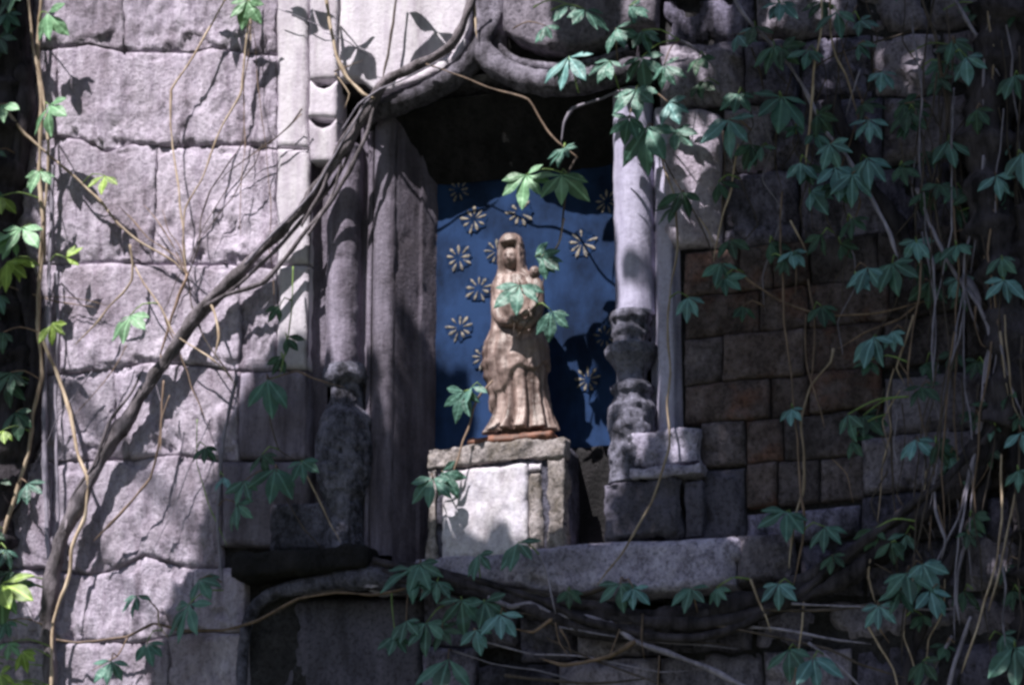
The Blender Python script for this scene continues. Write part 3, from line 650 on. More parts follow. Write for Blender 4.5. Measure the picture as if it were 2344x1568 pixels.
exec_left = [
 vine('climbing_creeper', 'thick forked grey creeper branch climbing diagonally from lower left to the hood', 'vine', [
  ('b',17,11,.04,.065,[(116,1600),(112,1450),(120,1310),(150,1215),(195,1120),(240,1040),(325,905),(400,790),(462,706),(560,612),(640,532),(722,438),(790,336),(850,236),(884,184),(960,150),(1010,122),(1050,78),(1090,-30)]),
  ('b',9,7,.055,.06,[(462,706),(520,676),(600,648),(652,594),(700,530),(752,470),(800,392),(842,300),(858,236)]),
  ('b',6,5,.07,.06,[(690,520),(740,430),(770,340),(822,262),(850,232)]),
  ('b',7,6,.05,.05,[(330,912),(380,838),(440,758),(500,690),(560,640),(630,572),(690,505),(740,452),(786,380),(822,300),(846,240)]),
  ('g',5,4,.075,.075,[(560,606),(600,560),(660,500),(715,440),(770,352),(800,300),(838,236),(872,200)]),
  ('b',5,4,.06,.06,[(705,540),(748,470),(770,420),(790,330),(812,290)]),
  ('g',4,4,.08,.08,[(780,300),(820,240),(870,205),(930,180),(985,150),(1020,128)]),
  ('b',6,5,.06,.06,[(150,1215),(165,1140),(215,1060),(255,960),(300,900),(330,840)]),
  ('t',5,4,.06,.07,[(480,690),(492,722),(500,775),(488,822)]),
  ('r',4,3,.06,.06,[(388,905),(372,960),(366,1040)])]),
 vine('creeper_vine', 'bundle of pale tan upright stems along the left edge of the wall', 'vine', [
  ('t',7,7,.04,.05,[(98,-40),(86,110),(94,250),(90,400),(98,520),(90,650),(88,760),(95,860),(76,950),(64,1040),(22,1180),(-5,1260)]),
  ('t',6,5,.06,.04,[(62,-40),(76,110),(98,200),(110,330),(104,480),(102,600)]),
  ('t',6,6,.05,.06,[(90,762),(130,850),(160,950),(180,1045),(200,1092),(195,1180),(166,1250),(160,1310),(122,1425),(118,1600)]),
  ('g',8,9,.03,.03,[(122,380),(114,600),(110,760),(102,900),(104,1100),(112,1280),(118,1330)]),
  ('g',5,5,.03,.03,[(130,620),(134,760),(128,900),(130,1060),(135,1180),(118,1310)]),
  ('k',60,54,.0,.0,[(8,-120),(22,100),(14,300),(0,500),(12,700),(24,900),(10,1100),(-30,1300)]),  # these black trunks are added to fill the deep shade at the left edge
  ('k',26,22,.02,.02,[(62,-80),(52,100),(60,250),(40,400)]),
  ('k',24,20,.02,.02,[(40,560),(70,700),(84,850),(70,1000),(40,1100)]),
  ('r',3,3,.05,.03,[(20,655),(60,668),(130,690),(220,705)])]),
 vine('creeper_vine', 'tan stem crossing the wall downward to the right from the left edge', 'vine', [
  ('t',6,3,.05,.04,[(-40,190),(0,232),(60,310),(130,370),(220,450),(270,512),(330,560),(400,600),(428,630)])]),
 vine('hanging_creeper', 'thin tan stem with a kink hanging over the upper left stones', 'vine', [
  ('t',4,3.5,.05,.05,[(540,-40),(505,20),(440,135),(392,208),(395,330),(410,430),(416,505),(428,622)])]),
 vine('hanging_creeper', 'thin tan stem under the dark leaf shadow at upper left, bending left', 'vine', [
  ('t',4.5,3,.05,.05,[(575,-50),(568,30),(560,130),(550,215),(502,300),(465,400),(424,480),(418,560),(430,630)]),
  ('t',3,3,.06,.05,[(570,-20),(574,60),(572,110)])]),
 vine('creeper_spray', 'knot of fine brown twigs fanning out over the middle left stones', 'vine', [
  ('r',5,4,.05,.05,[(430,622),(426,640),(408,680),(385,750),(366,810),(372,840)]),
  ('r',3,3,.05,.03,[(430,630),(400,585),(340,545),(300,500),(270,470)]),
  ('d',3,3,.04,.05,[(430,640),(440,700),(470,780),(540,878)]),
  ('r',3,2.5,.05,.03,[(428,625),(400,570),(370,520),(330,470)]),
  ('d',3,2.5,.03,.02,[(430,630),(455,560),(462,500),(480,440),(520,380),(555,330),(560,250)]),
  ('r',2.5,2.5,.05,.05,[(425,610),(410,560),(385,530),(370,480)])]),
 vine('creeper_spray', 'forked tan twig with a pale green leaf above the diagonal branch', 'vine', [
  ('t',5,3,.07,.06,[(300,560),(304,600),(302,640),(280,672),(252,700),(222,740),(170,790)]),
  ('t',3,3,.06,.06,[(303,600),(330,650),(368,702),(400,765),(480,820),(512,845),(542,885)]),
  ('r',3,2,.05,.05,[(370,705),(390,760),(430,850),(440,890),(470,960),(482,975)])]),
 vine('creeper_vine', 'rust tan stem bent like an elbow below the diagonal branch', 'vine', [
  ('r',4,6,.06,.05,[(376,870),(370,960),(366,1010),(345,1092),(290,1160),(240,1212),(214,1238)])]),
 vine('creeper_vine', 'thin rust stem running level across the bottom left stones into shade', 'vine', [
  ('r',5,4,.05,.05,[(128,1464),(180,1470),(290,1458),(350,1428),(420,1442),(510,1442),(590,1420),(680,1370),(770,1355),(850,1362),(960,1340)]),
  ('d',4,3,.04,.05,[(560,1430),(640,1398),(700,1362),(790,1346)]),
  ('t',4,4,.06,.06,[(362,1395),(364,1430),(385,1462)]),
  ('r',3,3,.05,.05,[(292,1458),(270,1500),(210,1535)])]),
 vine('creeper_vine', 'grey lavender stem standing beside the dark column base', 'vine', [
  ('g',6,6,.04,.05,[(545,860),(534,900),(515,980),(506,1060),(498,1200),(506,1310),(510,1350)]),
  ('n',2,2,.06,.05,[(450,960),(452,1060),(480,1160),(520,1250)])]),
 vine('creeper_spray', 'slender faint green shoot in front of the left jamb', 'vine', [
  ('n',3,2,.05,.07,[(672,610),(668,700),(655,800),(640,860),(615,870)]),
  ('r',3,3,.05,.06,[(615,868),(680,850),(720,868),(790,886)])]),
 vine('creeper_spray', 'tan twig hanging from dark leaves to the ledge left of the plinth', 'vine', [
  ('t',3.5,3,.06,.06,[(690,1060),(715,1110),(745,1180),(780,1242)]),
  ('d',3,3,.05,.05,[(640,1080),(660,1150),(700,1215),(735,1255)]),
  ('d',3,3,.05,.05,[(612,880),(618,960),(640,1030),(690,1060)])]),
 vine('creeper_vine', 'pale tan stems meeting in a knot over the branch at the hood', 'vine', [
  ('t',6,6,.06,.07,[(742,-40),(756,50),(772,130),(795,180),(830,216),(858,226)]),
  ('t',3.5,3.5,.06,.06,[(768,170),(800,215),(788,250)]),
  ('r',3,3,.06,.06,[(765,165),(800,152),(830,140)]),
  ('d',4,6,.04,.05,[(910,-30),(898,60),(888,130),(874,186)])]),
 vine('creeper_vine', 'two short tan stems hanging above the left end of the hood', 'vine', [
  ('t',5,4,.06,.06,[(1082,-30),(1068,40),(1050,80),(1034,112)]),
  ('t',4,4,.06,.06,[(1078,-30),(1088,30),(1092,92)])]),
 vine('creeper_vine', 'thin rust stem bending across the dark top of the niche', 'vine', [
  ('r',3.5,4,.075,.06,[(975,148),(1010,160),(1060,176),(1112,200),(1160,213),(1208,228),(1240,280),(1275,325),(1322,362)]),
  ('g',4,6,.06,.07,[(1470,210),(1420,210),(1380,226),(1312,248),(1292,280),(1284,328)]),
  ('d',4,4,.06,.05,[(1320,362),(1300,400),(1296,440),(1288,500),(1276,560),(1252,602)]),
  ('t',4,3,.055,.055,[(1291,500),(1280,550),(1264,580),(1250,604)])]),
 vine('creeper_spray', 'short dark twig with leaves across the waist of the statue', 'vine', [
  ('d',3,3,.06,.06,[(1252,600),(1246,640),(1230,690),(1205,745),(1180,775)]),
  ('d',2.5,2.5,.07,.07,[(1190,655),(1182,700),(1176,765)])]),
 vine('creeper_spray', 'thin twig slanting in front of the blue wall above the plinth', 'vine', [
  ('r',4,4,.07,.08,[(1128,872),(1100,902),(1085,930),(1072,980),(1058,1010),(1045,1060),(1030,1100),(992,1098)])]),
 vine('creeper_vine', 'long curved pinkish stem hanging past the right column base to the sill', 'vine', [
  ('t',4,4,.04,.08,[(1500,300),(1520,380),(1545,450),(1550,560),(1537,650),(1528,740),(1534,860),(1528,925),(1532,1025),(1492,1150),(1430,1255),(1366,1338)]),
  ('d',3,3,.06,.05,[(1512,350),(1556,430),(1600,510),(1640,596)])]),
 vine('creeper_vine', 'pinkish creeper roots looping below the sill at bottom centre', 'vine', [
  ('g',8,9,.06,.07,[(1120,1365),(1170,1388),(1215,1378),(1270,1408),(1345,1412),(1400,1430),(1452,1466),(1550,1502),(1650,1542),(1760,1600)]),
  ('r',6,5,.07,.06,[(1272,1410),(1222,1445),(1180,1438)]),
  ('r',7,5,.07,.06,[(1456,1466),(1400,1500),(1330,1516),(1290,1520),(1235,1505)]),
  ('g',6,5,.07,.06,[(1448,1462),(1400,1425),(1372,1395)]),
  ('r',4,3,.08,.08,[(1272,1425),(1282,1470),(1302,1502)]),
  ('r',4,3,.08,.08,[(1282,1440),(1300,1470),(1306,1498)]),
  ('r',4,3,.08,.08,[(1468,1405),(1468,1460),(1476,1510)]),
  ('r',4,3,.08,.08,[(1510,1500),(1506,1600)]),
  ('r',3,3,.08,.08,[(1420,1440),(1396,1495)]),
  ('d',7,7,.05,.05,[(1430,1330),(1350,1355),(1290,1370),(1272,1408)]),
  ('g',5,4,.08,.08,[(1235,1270),(1255,1320),(1262,1360),(1272,1405)])]),
 vine('old_creeper', 'massive black creeper trunk down the right side sweeping left under the sill', 'vine', [
  ('k',60,52,.04,.05,[(2312,-120),(2290,100),(2262,300),(2266,480),(2300,650),(2316,850),(2290,980)]),
  *[('k', a_, b_, .03+.02*q_, .05, [(x+random.uniform(-8, 8), y+o_*(1 if x > 1300 else .6)*math.cos(x*.006+q_)+random.uniform(-7, 7)) for (x, y) in [(2320,900),(2270,1010),(2190,1110),(2060,1215),(1930,1305),(1800,1362),(1650,1402),(1500,1420),(1350,1415),(1200,1384),(1080,1350),(960,1324),(850,1298)]]) for q_, (a_, b_, o_) in enumerate([(40, 12, 6), (27, 10, -26), (22, 8, 28), (12, 6, 44)])],
  ('k',70,70,.02,.02,[(2400,-100),(2375,300),(2380,700),(2390,1100),(2400,1650)]),
  ('k',20,16,.02,.04,[(1900,230),(1925,290),(1960,350),(2000,430),(2080,560)]),
  ('k',16,10,.03,.03,[(2270,1000),(2240,1150),(2180,1280),(2120,1400),(2060,1600)])]),
]
random.seed(31)
vine('creeper_vine', 'grey diagonal stem running from the top centre down towards the black trunk', 'vine', [
  ('g',6,6,.07,.08,[(1665,-40),(1700,30),(1756,96),(1800,140),(1840,200),(1895,305),(1942,362),(1992,450),(2032,530),(2060,600)]),
  ('g',5,4,.07,.05,[(1558,92),(1590,110),(1625,140),(1643,170),(1651,215)])])
vine('creeper_vine', 'pale grey stem splitting into strands beside the black trunk on the right', 'vine', [
  ('g',6,7,.09,.09,[(2100,430),(2128,510),(2165,590),(2200,645),(2240,700),(2262,745),(2268,800),(2258,870),(2250,960),(2225,1060),(2200,1150)]),
  ('g',14,5,.07,.08,[(2205,640),(2225,660),(2240,700)]),
  ('g',5,4,.09,.08,[(2206,660),(2222,715),(2240,760)]),
  ('r',4,4,.09,.09,[(2235,700),(2232,740),(2246,790),(2262,800)]),
  ('g',4,4,.09,.08,[(2265,860),(2235,980),(2228,1080),(2190,1190),(2130,1320)]),
  ('d',4,4,.09,.08,[(2240,880),(2232,1000),(2215,1100),(2190,1180)])])
vine('creeper_vine', 'grey stem slanting across the top right corner in front of the trunk', 'vine', [
  ('g',6,5,.09,.09,[(2170,-30),(2215,50),(2250,110),(2288,175)]),
  ('t',4,4,.1,.1,[(2255,-20),(2262,40),(2275,110),(2270,200)]),
  ('g',4,4,.1,.1,[(2285,-20),(2262,60),(2255,80)]),
  ('d',5,5,.08,.08,[(2100,-30),(2140,80),(2165,220),(2170,330),(2190,440)])])
vine('hanging_creeper', 'bright tan stem hanging vertically among leaves at upper right', 'vine', [
  ('t',4,5,.09,.09,[(1882,-30),(1880,80),(1866,140),(1860,230),(1852,310),(1845,372)])])
vine('hanging_creeper', 'thin pinkish stem forking below the top right leaves', 'vine', [
  ('t',4,3.5,.08,.06,[(1900,-20),(1902,70),(1912,128),(1936,172),(1950,222),(1962,268)]),
  ('g',3,3,.07,.06,[(1970,160),(1950,215),(1935,270)]),
  ('d',4,3,.05,.05,[(1870,150),(1905,130),(1975,105),(2050,85),(2120,60)]),
  ('d',4,4,.05,.05,[(1720,110),(1740,170),(1752,225)])])
vine('hanging_creeper', 'forked tan twig ending in a single leaf beside the pale right stone', 'vine', [
  ('t',3.5,3.5,.07,.07,[(1690,330),(1675,430),(1650,510),(1638,560),(1634,600)]),
  ('t',3,3,.07,.07,[(1600,500),(1622,530),(1637,562)]),
  ('d',4,4,.06,.06,[(1655,300),(1660,380),(1655,460),(1650,540)])])
vine('hanging_creeper', 'long thin orange tan stem hanging down over the bricks', 'vine', [
  ('t',4,4,.07,.07,[(1808,505),(1830,545),(1848,582)]),
  ('r',3.5,4,.07,.08,[(1790,440),(1786,540),(1792,640),(1795,740),(1800,800),(1812,860),(1820,950),(1828,1050),(1834,1130),(1842,1190),(1832,1260),(1814,1338)]),
  ('r',3,3,.07,.07,[(1822,600),(1822,680)])])
vine('creeper_vine', 'thin rust stem trailing level across the bricks towards the trunk', 'vine', [
  ('r',4,4,.07,.05,[(1676,612),(1720,645),(1772,680),(1830,706),(1900,722),(2000,718),(2080,700),(2160,680),(2230,672)]),
  ('r',4,3,.05,.05,[(2110,690),(2060,730),(1980,760),(1920,800)])])
vine('hanging_creeper', 'forked tan twig shaped like a letter Y in front of the lower bricks', 'vine', [
  ('t',4,5,.08,.08,[(1908,798),(1902,828),(1880,855),(1856,885),(1845,912),(1834,960),(1840,1040),(1838,1120),(1818,1190),(1806,1300)]),
  ('r',3.5,3.5,.08,.08,[(1850,640),(1865,720),(1864,800),(1856,880)]),
  ('r',3,3,.08,.08,[(1845,720),(1844,820),(1856,872),(1876,930),(1888,980)])])
vine('hanging_creeper', 'thin grey tan stem with side forks right of the forked brick twig', 'vine', [
  ('t',4,3,.08,.07,[(2088,722),(2072,785),(2052,842),(2072,882)]),
  ('r',3,3,.08,.07,[(2058,830),(2094,888),(2108,950),(2122,1010),(2134,1062),(2148,1160),(2166,1240)]),
  ('d',4,4,.06,.06,[(2040,860),(2038,960),(2042,1080),(2050,1190)]),
  ('r',3,3,.07,.07,[(1905,1050),(1940,1085),(1955,1150)])])
vine('creeper_vine', 'pale bowed stems rising from the bottom right corner stones', 'vine', [
  ('g',6,6,.09,.09,[(2236,1222),(2205,1262),(2192,1310),(2188,1370),(2198,1428)]),
  ('g',6,7,.09,.09,[(2222,1410),(2200,1480),(2180,1530),(2165,1600)]),
  ('g',5,5,.09,.09,[(2180,1455),(2150,1510),(2100,1590)]),
  ('t',4,4,.09,.09,[(2290,1040),(2292,1190),(2280,1280),(2252,1380),(2225,1470),(2200,1540)]),
  ('t',4,4,.1,.1,[(2330,1090),(2312,1190),(2290,1300),(2262,1400)]),
  ('g',4,4,.1,.1,[(2288,1270),(2300,1340),(2296,1420),(2300,1480)]),
  ('g',5,5,.09,.09,[(2130,1040),(2138,1110),(2142,1170),(2165,1235),(2155,1280)]),
  ('r',3,3,.09,.09,[(2130,1180),(2125,1260)])])
vine('creeper_vine', 'tan stems crossing over the dark stones at the bottom right', 'vine', [
  ('t',4,4,.07,.07,[(1985,1430),(2015,1480),(2045,1530),(2062,1600)]),
  ('r',4,4,.07,.07,[(2008,1430),(2035,1470)]),
  ('t',4,4,.07,.07,[(1718,1325),(1735,1370),(1755,1410),(1766,1445)]),
  ('t',3.5,3,.07,.07,[(1842,1370),(1838,1430),(1826,1500),(1816,1570)]),
  ('g',5,5,.07,.06,[(1850,1470),(1920,1520),(1975,1580)]),
  ('t',4,4,.07,.07,[(1992,1280),(1988,1320),(2005,1380)]),
  ('d',4,4,.06,.06,[(2000,1290),(2040,1310),(2060,1340)])])
vine('creeper_vine', 'fine pale strands hanging over the black trunk at the right edge', 'vine', [
  ('r',4,4,.11,.11,[(2275,480),(2262,580),(2280,700),(2300,820)]),
  ('g',4,4,.12,.11,[(2290,790),(2312,880),(2345,960)]),
  ('t',4,4,.12,.11,[(2288,760),(2300,860),(2308,905)]),
  ('t',3,3,.12,.11,[(2300,720),(2310,850),(2320,930),(2335,960)]),
  ('g',3,3,.12,.11,[(2296,250),(2290,330),(2280,400),(2278,520)]),
  ('r',4,3,.12,.11,[(2282,420),(2280,480),(2262,530)])])
vine('creeper_vine', 'tangle of fine dark hanging twigs over the upper right rubble', 'vine',
  [(random.choice('ddrdg'), 2.6, 2.2, .05+.03*random.random(), .05, (lambda x0, y0, n: [(x0+random.uniform(-22, 22)+i*random.uniform(-10, 10), y0+i*75) for i in range(n)])(random.uniform(1700, 2240), random.uniform(-80, 420), random.randint(3, 8))) for _ in range(26)])
vine('creeper_vine', 'tangle of fine dark hanging twigs over the lower right stones', 'vine',
  [(random.choice('ddrtg'), 2.6, 2.2, .05+.04*random.random(), .06, (lambda x0, y0, n: [(x0+random.uniform(-18, 18)-i*random.uniform(-6, 14), y0+i*70) for i in range(n)])(random.uniform(1950, 2340), random.uniform(800, 1350), random.randint(3, 6))) for _ in range(26)])

def wander(x0, y0, n, dx, dy, j): 
    L = [(x0, y0)]
    for _ in range(n):
        x0 += dx+random.uniform(-j, j); y0 += dy+random.uniform(-j, j)*.6; L.append((x0, y0))
    return L
random.seed(202)
vine('creeper_vine', 'dense tangle of pale and brown strands down the right side over the black trunk', 'vine',
  [(random.choice('dddgr'), random.uniform(2.4, 5), 2.5, .09+.03*random.random(), .09, wander(random.uniform(2080, 2350), random.uniform(-60, 900), random.randint(4, 9), random.uniform(-14, 10), 80, 14)) for _ in range(32)])
vine('creeper_vine', 'tangled brown runners crossing below the sill and lower panel', 'vine',
  [(random.choice('dddgd'), random.uniform(3, 6), 3, .05+.03*random.random(), .06, wander(random.uniform(950, 1900), random.uniform(1370, 1560), random.randint(3, 6), 85, random.uniform(-6, 30), 22)) for _ in range(12)])
vine('creeper_vine', 'thin brown twigs wandering over the upper left stones', 'vine',
  [(random.choice('drg'), random.uniform(2, 3), 1.6, .03+.02*random.random(), .03, wander(x, y, n, dx, dy, 12)) for (x, y, n, dx, dy) in [(570,60,7,-2,70),(575,40,9,0,75),(632,20,5,28,10),(745,75,3,40,20),(690,250,6,-28,32),(600,330,6,-22,40),(690,260,4,-35,30),(30,660,5,45,8),(520,430,6,-26,48),(210,850,6,-30,55),(480,960,5,-24,60),(330,480,5,30,36),(290,790,4,-30,40)]])
# ------------------------------------------------------------------ five-fingered leaves
def leaflet_mesh(key, seed):
    V = []; F = []; n = 12
    random.seed(seed); w0 = random.uniform(.145, .182); cv = random.uniform(.05, .18); fold = random.uniform(.10, .3)
    for i in range(n+1):
        t = i/n
        wdt = w0*1.15*(math.sin(math.pi*min(1, max(0, (t-.04)/.96)**1.12))**1.05+.02*(t < .2))*(1 if t < 1 else 0)*(1 if t < 1 else 0)
        if i % 2 and .25 < t < .95: wdt *= 1.05
        zc = -cv*t*t+.015*math.sin(t*9+seed)
        y0 = .02*math.sin(t*3+seed)
        for s_ in (-1, -.5, 0, .5, 1):
            V.append((t, y0+s_*wdt, zc+abs(s_)*wdt*fold-.03*abs(s_)**2))
    for i in range(n):
        for j in range(4): a = i*5+j; F.append((a, a+5, a+6, a+1))
    me = bpy.data.meshes.new('leaflet'); me.from_pydata(V, [], F); me.materials.append(LM[key])
    me.polygons.foreach_set('use_smooth', [True]*len(me.polygons)); me.update(); return me
LMESH = {k_: [leaflet_mesh(k_, 5*i_+1) for i_ in range(4)] for k_ in LM}
NLEAF = [0]
def leaf(hx, hy, L, ang, d=.08, key='g', n=5, face=None, spread=1.0, vi=None):
    NLEAF[0] += 1; rnd = random.Random(int(hx*13+hy*7))
    hub = P(hx, hy, d)
    best = None; bd = 1e9
    for r_ in VINES:
        if vi is not None and r_ is not vi: continue
        for (q, p3) in r_['pts']:
            dd = (p3-hub).length
            if q[1] > hy+25: dd *= 1.6
            if dd < bd: bd = dd; best = (r_, p3)
    r_, p3 = best; o = r_['o']
    if bd > .16: p3 = hub+(p3-hub).normalized()*.10
    mid = (hub+p3)/2+Vector((0, -.01, .012))
    V = []; F = []
    sweep(V, F, catmull([Vector((*p3, .0022)), Vector((*mid, .0018)), Vector((*hub, .0014))], .015), 5, 0)
    lf = mesh_obj('leaf', V, F, m_green if key in 'yl' else m_rust if rnd.random() < .4 else m_green, o)
    Nn = Vector(face) if face else Vector((rnd.uniform(-.35, .45), -1, rnd.uniform(.05, .7)))
    Nn.normalize()
    offs = {5: (0, 42, -42, 88, -88), 4: (0, 40, -42, 85), 3: (0, 45, -45), 2: (-22, 26), 6: (0, 40, -40, 80, -80, 130)}[n]
    lens = {5: (1, .92, .92, .66, .66), 4: (1, .9, .9, .66), 3: (1, .88, .9), 2: (1, .9), 6: (1, .9, .9, .7, .7, .5)}[n]
    for a_, l_ in zip(offs, lens):
        a = R(ang+a_*spread+rnd.uniform(-9, 9)); v = Vector((math.sin(a), 0, -math.cos(a)))
        nn = (Nn+Vector((rnd.uniform(-.3, .3), 0, rnd.uniform(-.25, .25)))).normalized()
        xd = (v-nn*v.dot(nn)).normalized()
        xd = (xd+Vector((0, 0, -.10)) ).normalized(); nn = (nn-xd*nn.dot(xd)).normalized(); yd = nn.cross(xd)
        L_ = L*PX*1.2*l_*rnd.uniform(.9, 1.12); W_ = L_*rnd.uniform(.85, 1.15)
        q = bpy.data.objects.new('leaflet', LMESH[key][rnd.randrange(4)]); col.objects.link(q)
        mm = Matrix(((xd.x*L_, yd.x*W_, nn.x*L_, hub.x), (xd.y*L_, yd.y*W_, nn.y*L_, hub.y), (xd.z*L_, yd.z*W_, nn.z*L_, hub.z), (0, 0, 0, 1)))
        q.parent = lf; q.matrix_parent_inverse = Matrix.Translation(-o.location) @ Matrix.Identity(4) if False else Matrix.Identity(4)
        q.matrix_basis = mm
LV = [  # x, y, length, angle (0 = down, + = right), depth, kind, leaflets
 (108,30,72,10,.10,'l',4),(112,240,72,5,.10,'l',4),(92,392,52,0,.10,'l',5),(240,402,46,0,.07,'y',3),(566,2,60,-10,.09,'l',5),(3,240,60,10,.10,'l',3),(0,450,50,10,.1,'y',3),
 (50,522,74,-10,.12,'l',5),(30,545,60,-60,.11,'l',4),(16,600,60,10,.12,'y',4),(35,590,50,20,.11,'y',3),(118,742,48,10,.08,'y',4),(150,590,42,110,.08,'y',3),
 (298,722,64,-5,.09,'l',5),(612,868,76,2,.09,'g',3),(6,985,40,10,.1,'y',3),(62,1105,50,15,.1,'g',4),(5,1335,92,25,.14,'y',4),(5,1345,75,0,.13,'l',3),
 (312,1362,48,-10,.08,'g',5),(432,1382,80,-8,.10,'g',5),(455,1325,56,30,.09,'g',4),(630,1072,76,-10,.10,'g',4),(690,1055,50,15,.10,'g',5),(542,1152,56,10,.09,'g',4),(512,1090,40,0,.08,'b',2),
 (255,1512,54,0,.09,'g',5),(336,1472,48,15,.08,'g',4),(20,1470,40,0,.12,'l',4),(50,1490,40,20,.12,'y',4),(640,700,40,-40,.06,'d',3),(655,770,40,50,.06,'d',3),(645,815,40,-30,.06,'d',3),
 (15,1420,45,-20,.12,'g',4),(45,1560,40,0,.1,'y',4),(0,1540,50,20,.1,'y',4),
 (1302,130,76,-8,.09,'b',4),(1470,130,68,0,.10,'g',5),(1456,205,66,0,.11,'g',6),(1482,290,94,-5,.11,'g',5),(1205,400,68,-10,.10,'l',6),(1284,400,82,0,.10,'l',5),(1290,340,48,0,.09,'g',6),
 (1340,22,62,20,.10,'g',5),(1410,65,62,20,.10,'g',4),(1470,70,48,10,.10,'g',4),(1300,10,50,-40,.10,'g',4),(1440,15,50,60,.1,'g',4),
 (1190,652,68,-4,.085,'g',5),(1225,588,56,100,.08,'g',3),(1240,590,48,50,.08,'g',3),(1262,712,54,0,.08,'g',4),(1062,895,60,-30,.09,'g',5),(1080,885,44,10,.09,'g',3),
 (990,1095,60,0,.10,'g',5),(1012,1080,54,40,.10,'g',4),(1186,1240,64,0,.10,'g',4),(1096,1268,50,5,.09,'g',4),(940,1300,72,-5,.10,'g',5),(960,1290,60,20,.10,'g',5),(1056,1372,64,-2,.10,'g',5),
 (1146,1405,64,0,.10,'b',5),(976,1425,62,5,.10,'g',5),(905,1455,48,-5,.09,'g',4),(1026,1508,84,0,.09,'g',3),(1010,1440,50,40,.09,'d',4),(1420,1335,56,0,.10,'g',5),(1450,1345,44,10,.1,'b',4),(1582,1345,52,0,.10,'g',5),
 (1916,25,62,0,.10,'g',3),(1772,105,60,-30,.10,'g',4),(1790,110,56,50,.1,'d',4),(1790,222,78,-4,.10,'g',5),(1668,275,72,-5,.10,'b',5),(1832,372,48,0,.10,'b',3),(1912,382,74,0,.10,'b',4),(1985,362,70,5,.10,'b',4),
 (2212,130,54,10,.11,'b',4),(2180,92,52,20,.11,'g',4),(1990,275,54,-5,.1,'b',5),(2018,165,44,0,.1,'b',4),(2080,252,66,0,.09,'d',4),(2170,322,60,10,.1,'g',4),(2280,402,50,0,.13,'b',4),(2322,172,52,-20,.13,'g',4),(2340,350,66,0,.13,'b',4),
 (2112,440,44,0,.1,'d',4),(1562,440,58,-20,.09,'d',4),(1545,470,50,-50,.09,'d',3),(1650,602,48,-10,.09,'g',4),(1576,680,46,-10,.09,'b',4),(1812,575,40,0,.09,'b',4),
 (2096,550,50,0,.1,'b',5),(1985,612,60,-15,.1,'b',4),(2042,602,64,10,.1,'g',5),(2300,640,52,0,.13,'b',5),(2292,588,44,0,.13,'g',4),(2000,770,64,-15,.1,'b',4),(2042,758,42,0,.1,'b',4),
 (1812,935,36,0,.09,'b',4),(2096,1005,54,0,.1,'b',4),(2145,1010,48,30,.1,'d',4),(2338,990,44,0,.12,'b',4),(1800,1170,66,-15,.1,'g',5),(1888,1205,56,0,.1,'g',4),(1782,1335,48,-5,.1,'b',5),
 (2076,1310,72,5,.11,'g',5),(2112,1290,56,30,.11,'b',5),(2012,1385,48,0,.1,'b',5),(1806,1485,64,-5,.1,'g',4),(1862,1505,70,15,.1,'b',4),(2322,1480,88,5,.13,'g',4),(2112,1512,48,0,.1,'d',4),(2332,1075,46,0,.13,'g',4),
 (1905,1270,40,0,.1,'d',4),(2040,1240,44,0,.1,'d',4),(2150,180,46,0,.1,'d',4),(1730,60,50,0,.08,'d',4),(1600,190,46,20,.08,'d',4),(1950,500,48,0,.09,'d',4),(1880,700,44,0,.09,'d',4),(1700,700,36,0,.09,'d',3),
 (2190,560,46,0,.11,'g',4),(2150,420,42,-20,.11,'d',4),(1870,260,50,40,.09,'d',4),(1720,330,48,-20,.09,'d',4),(1600,130,46,0,.09,'d',4),(2060,380,48,20,.1,'d',4),(2235,250,46,0,.13,'d',4),
 # above the picture: their shadows fall on the pale stones
 (745,-95,84,-5,.13,'l',5),(925,-130,90,-20,.13,'l',5),(1010,-60,60,10,.10,'g',4),(500,-40,60,0,.07,'l',5),(1380,-70,66,0,.1,'g',5),(1780,-60,66,0,.1,'g',5),(2050,-50,60,10,.1,'g',5),(640,-180,70,0,.14,'g',5)]
LV += [(1395,140,54,-30,.11,'g',5),(1520,150,56,20,.11,'g',5),(1530,235,54,30,.11,'b',4),(1440,270,56,-20,.12,'g',5),(1545,300,54,40,.11,'g',4),(1250,60,40,0,.1,'g',4),(1690,215,50,-10,.1,'g',5),
 (1850,115,52,-10,.1,'g',4),(1900,330,54,20,.11,'b',5),(1950,400,60,0,.11,'b',5),(1110,1375,56,20,.1,'g',5),(1000,1330,50,0,.1,'g',5),(930,1420,50,0,.1,'g',4),(1090,1440,46,0,.1,'b',4),(560,1100,50,-20,.1,'g',4),(600,1040,44,10,.09,'d',4),
 (470,1020,40,0,.08,'d',4),(2130,1350,54,10,.11,'b',4),(2060,1350,50,-20,.1,'g',4),(1640,1345,40,0,.1,'g',4),(1300,1350,40,0,.09,'d',4)]
for t_ in LV: leaf(*t_)
rl = random.Random(4)
for i in range(34): leaf(rl.uniform(-90, 40), rl.uniform(-40, 1580), rl.uniform(44, 66), rl.uniform(-50, 50), rl.uniform(.05, .13), rl.choice('ddg'), 4, vi=VINES[1])
for i in range(40): leaf(rl.uniform(1620, 2340), rl.uniform(0, 700), rl.uniform(34, 54), rl.uniform(-50, 50), rl.uniform(.06, .09), rl.choice('ddgb'), rl.choice((3,4,5)), vi=VINES[-5])
for i in range(26): leaf(rl.uniform(1900, 2344), rl.uniform(800, 1500), rl.uniform(34, 50), rl.uniform(-50, 50), rl.uniform(.06, .10), rl.choice('dddg'), rl.choice((3,4,5)), vi=VINES[-3])

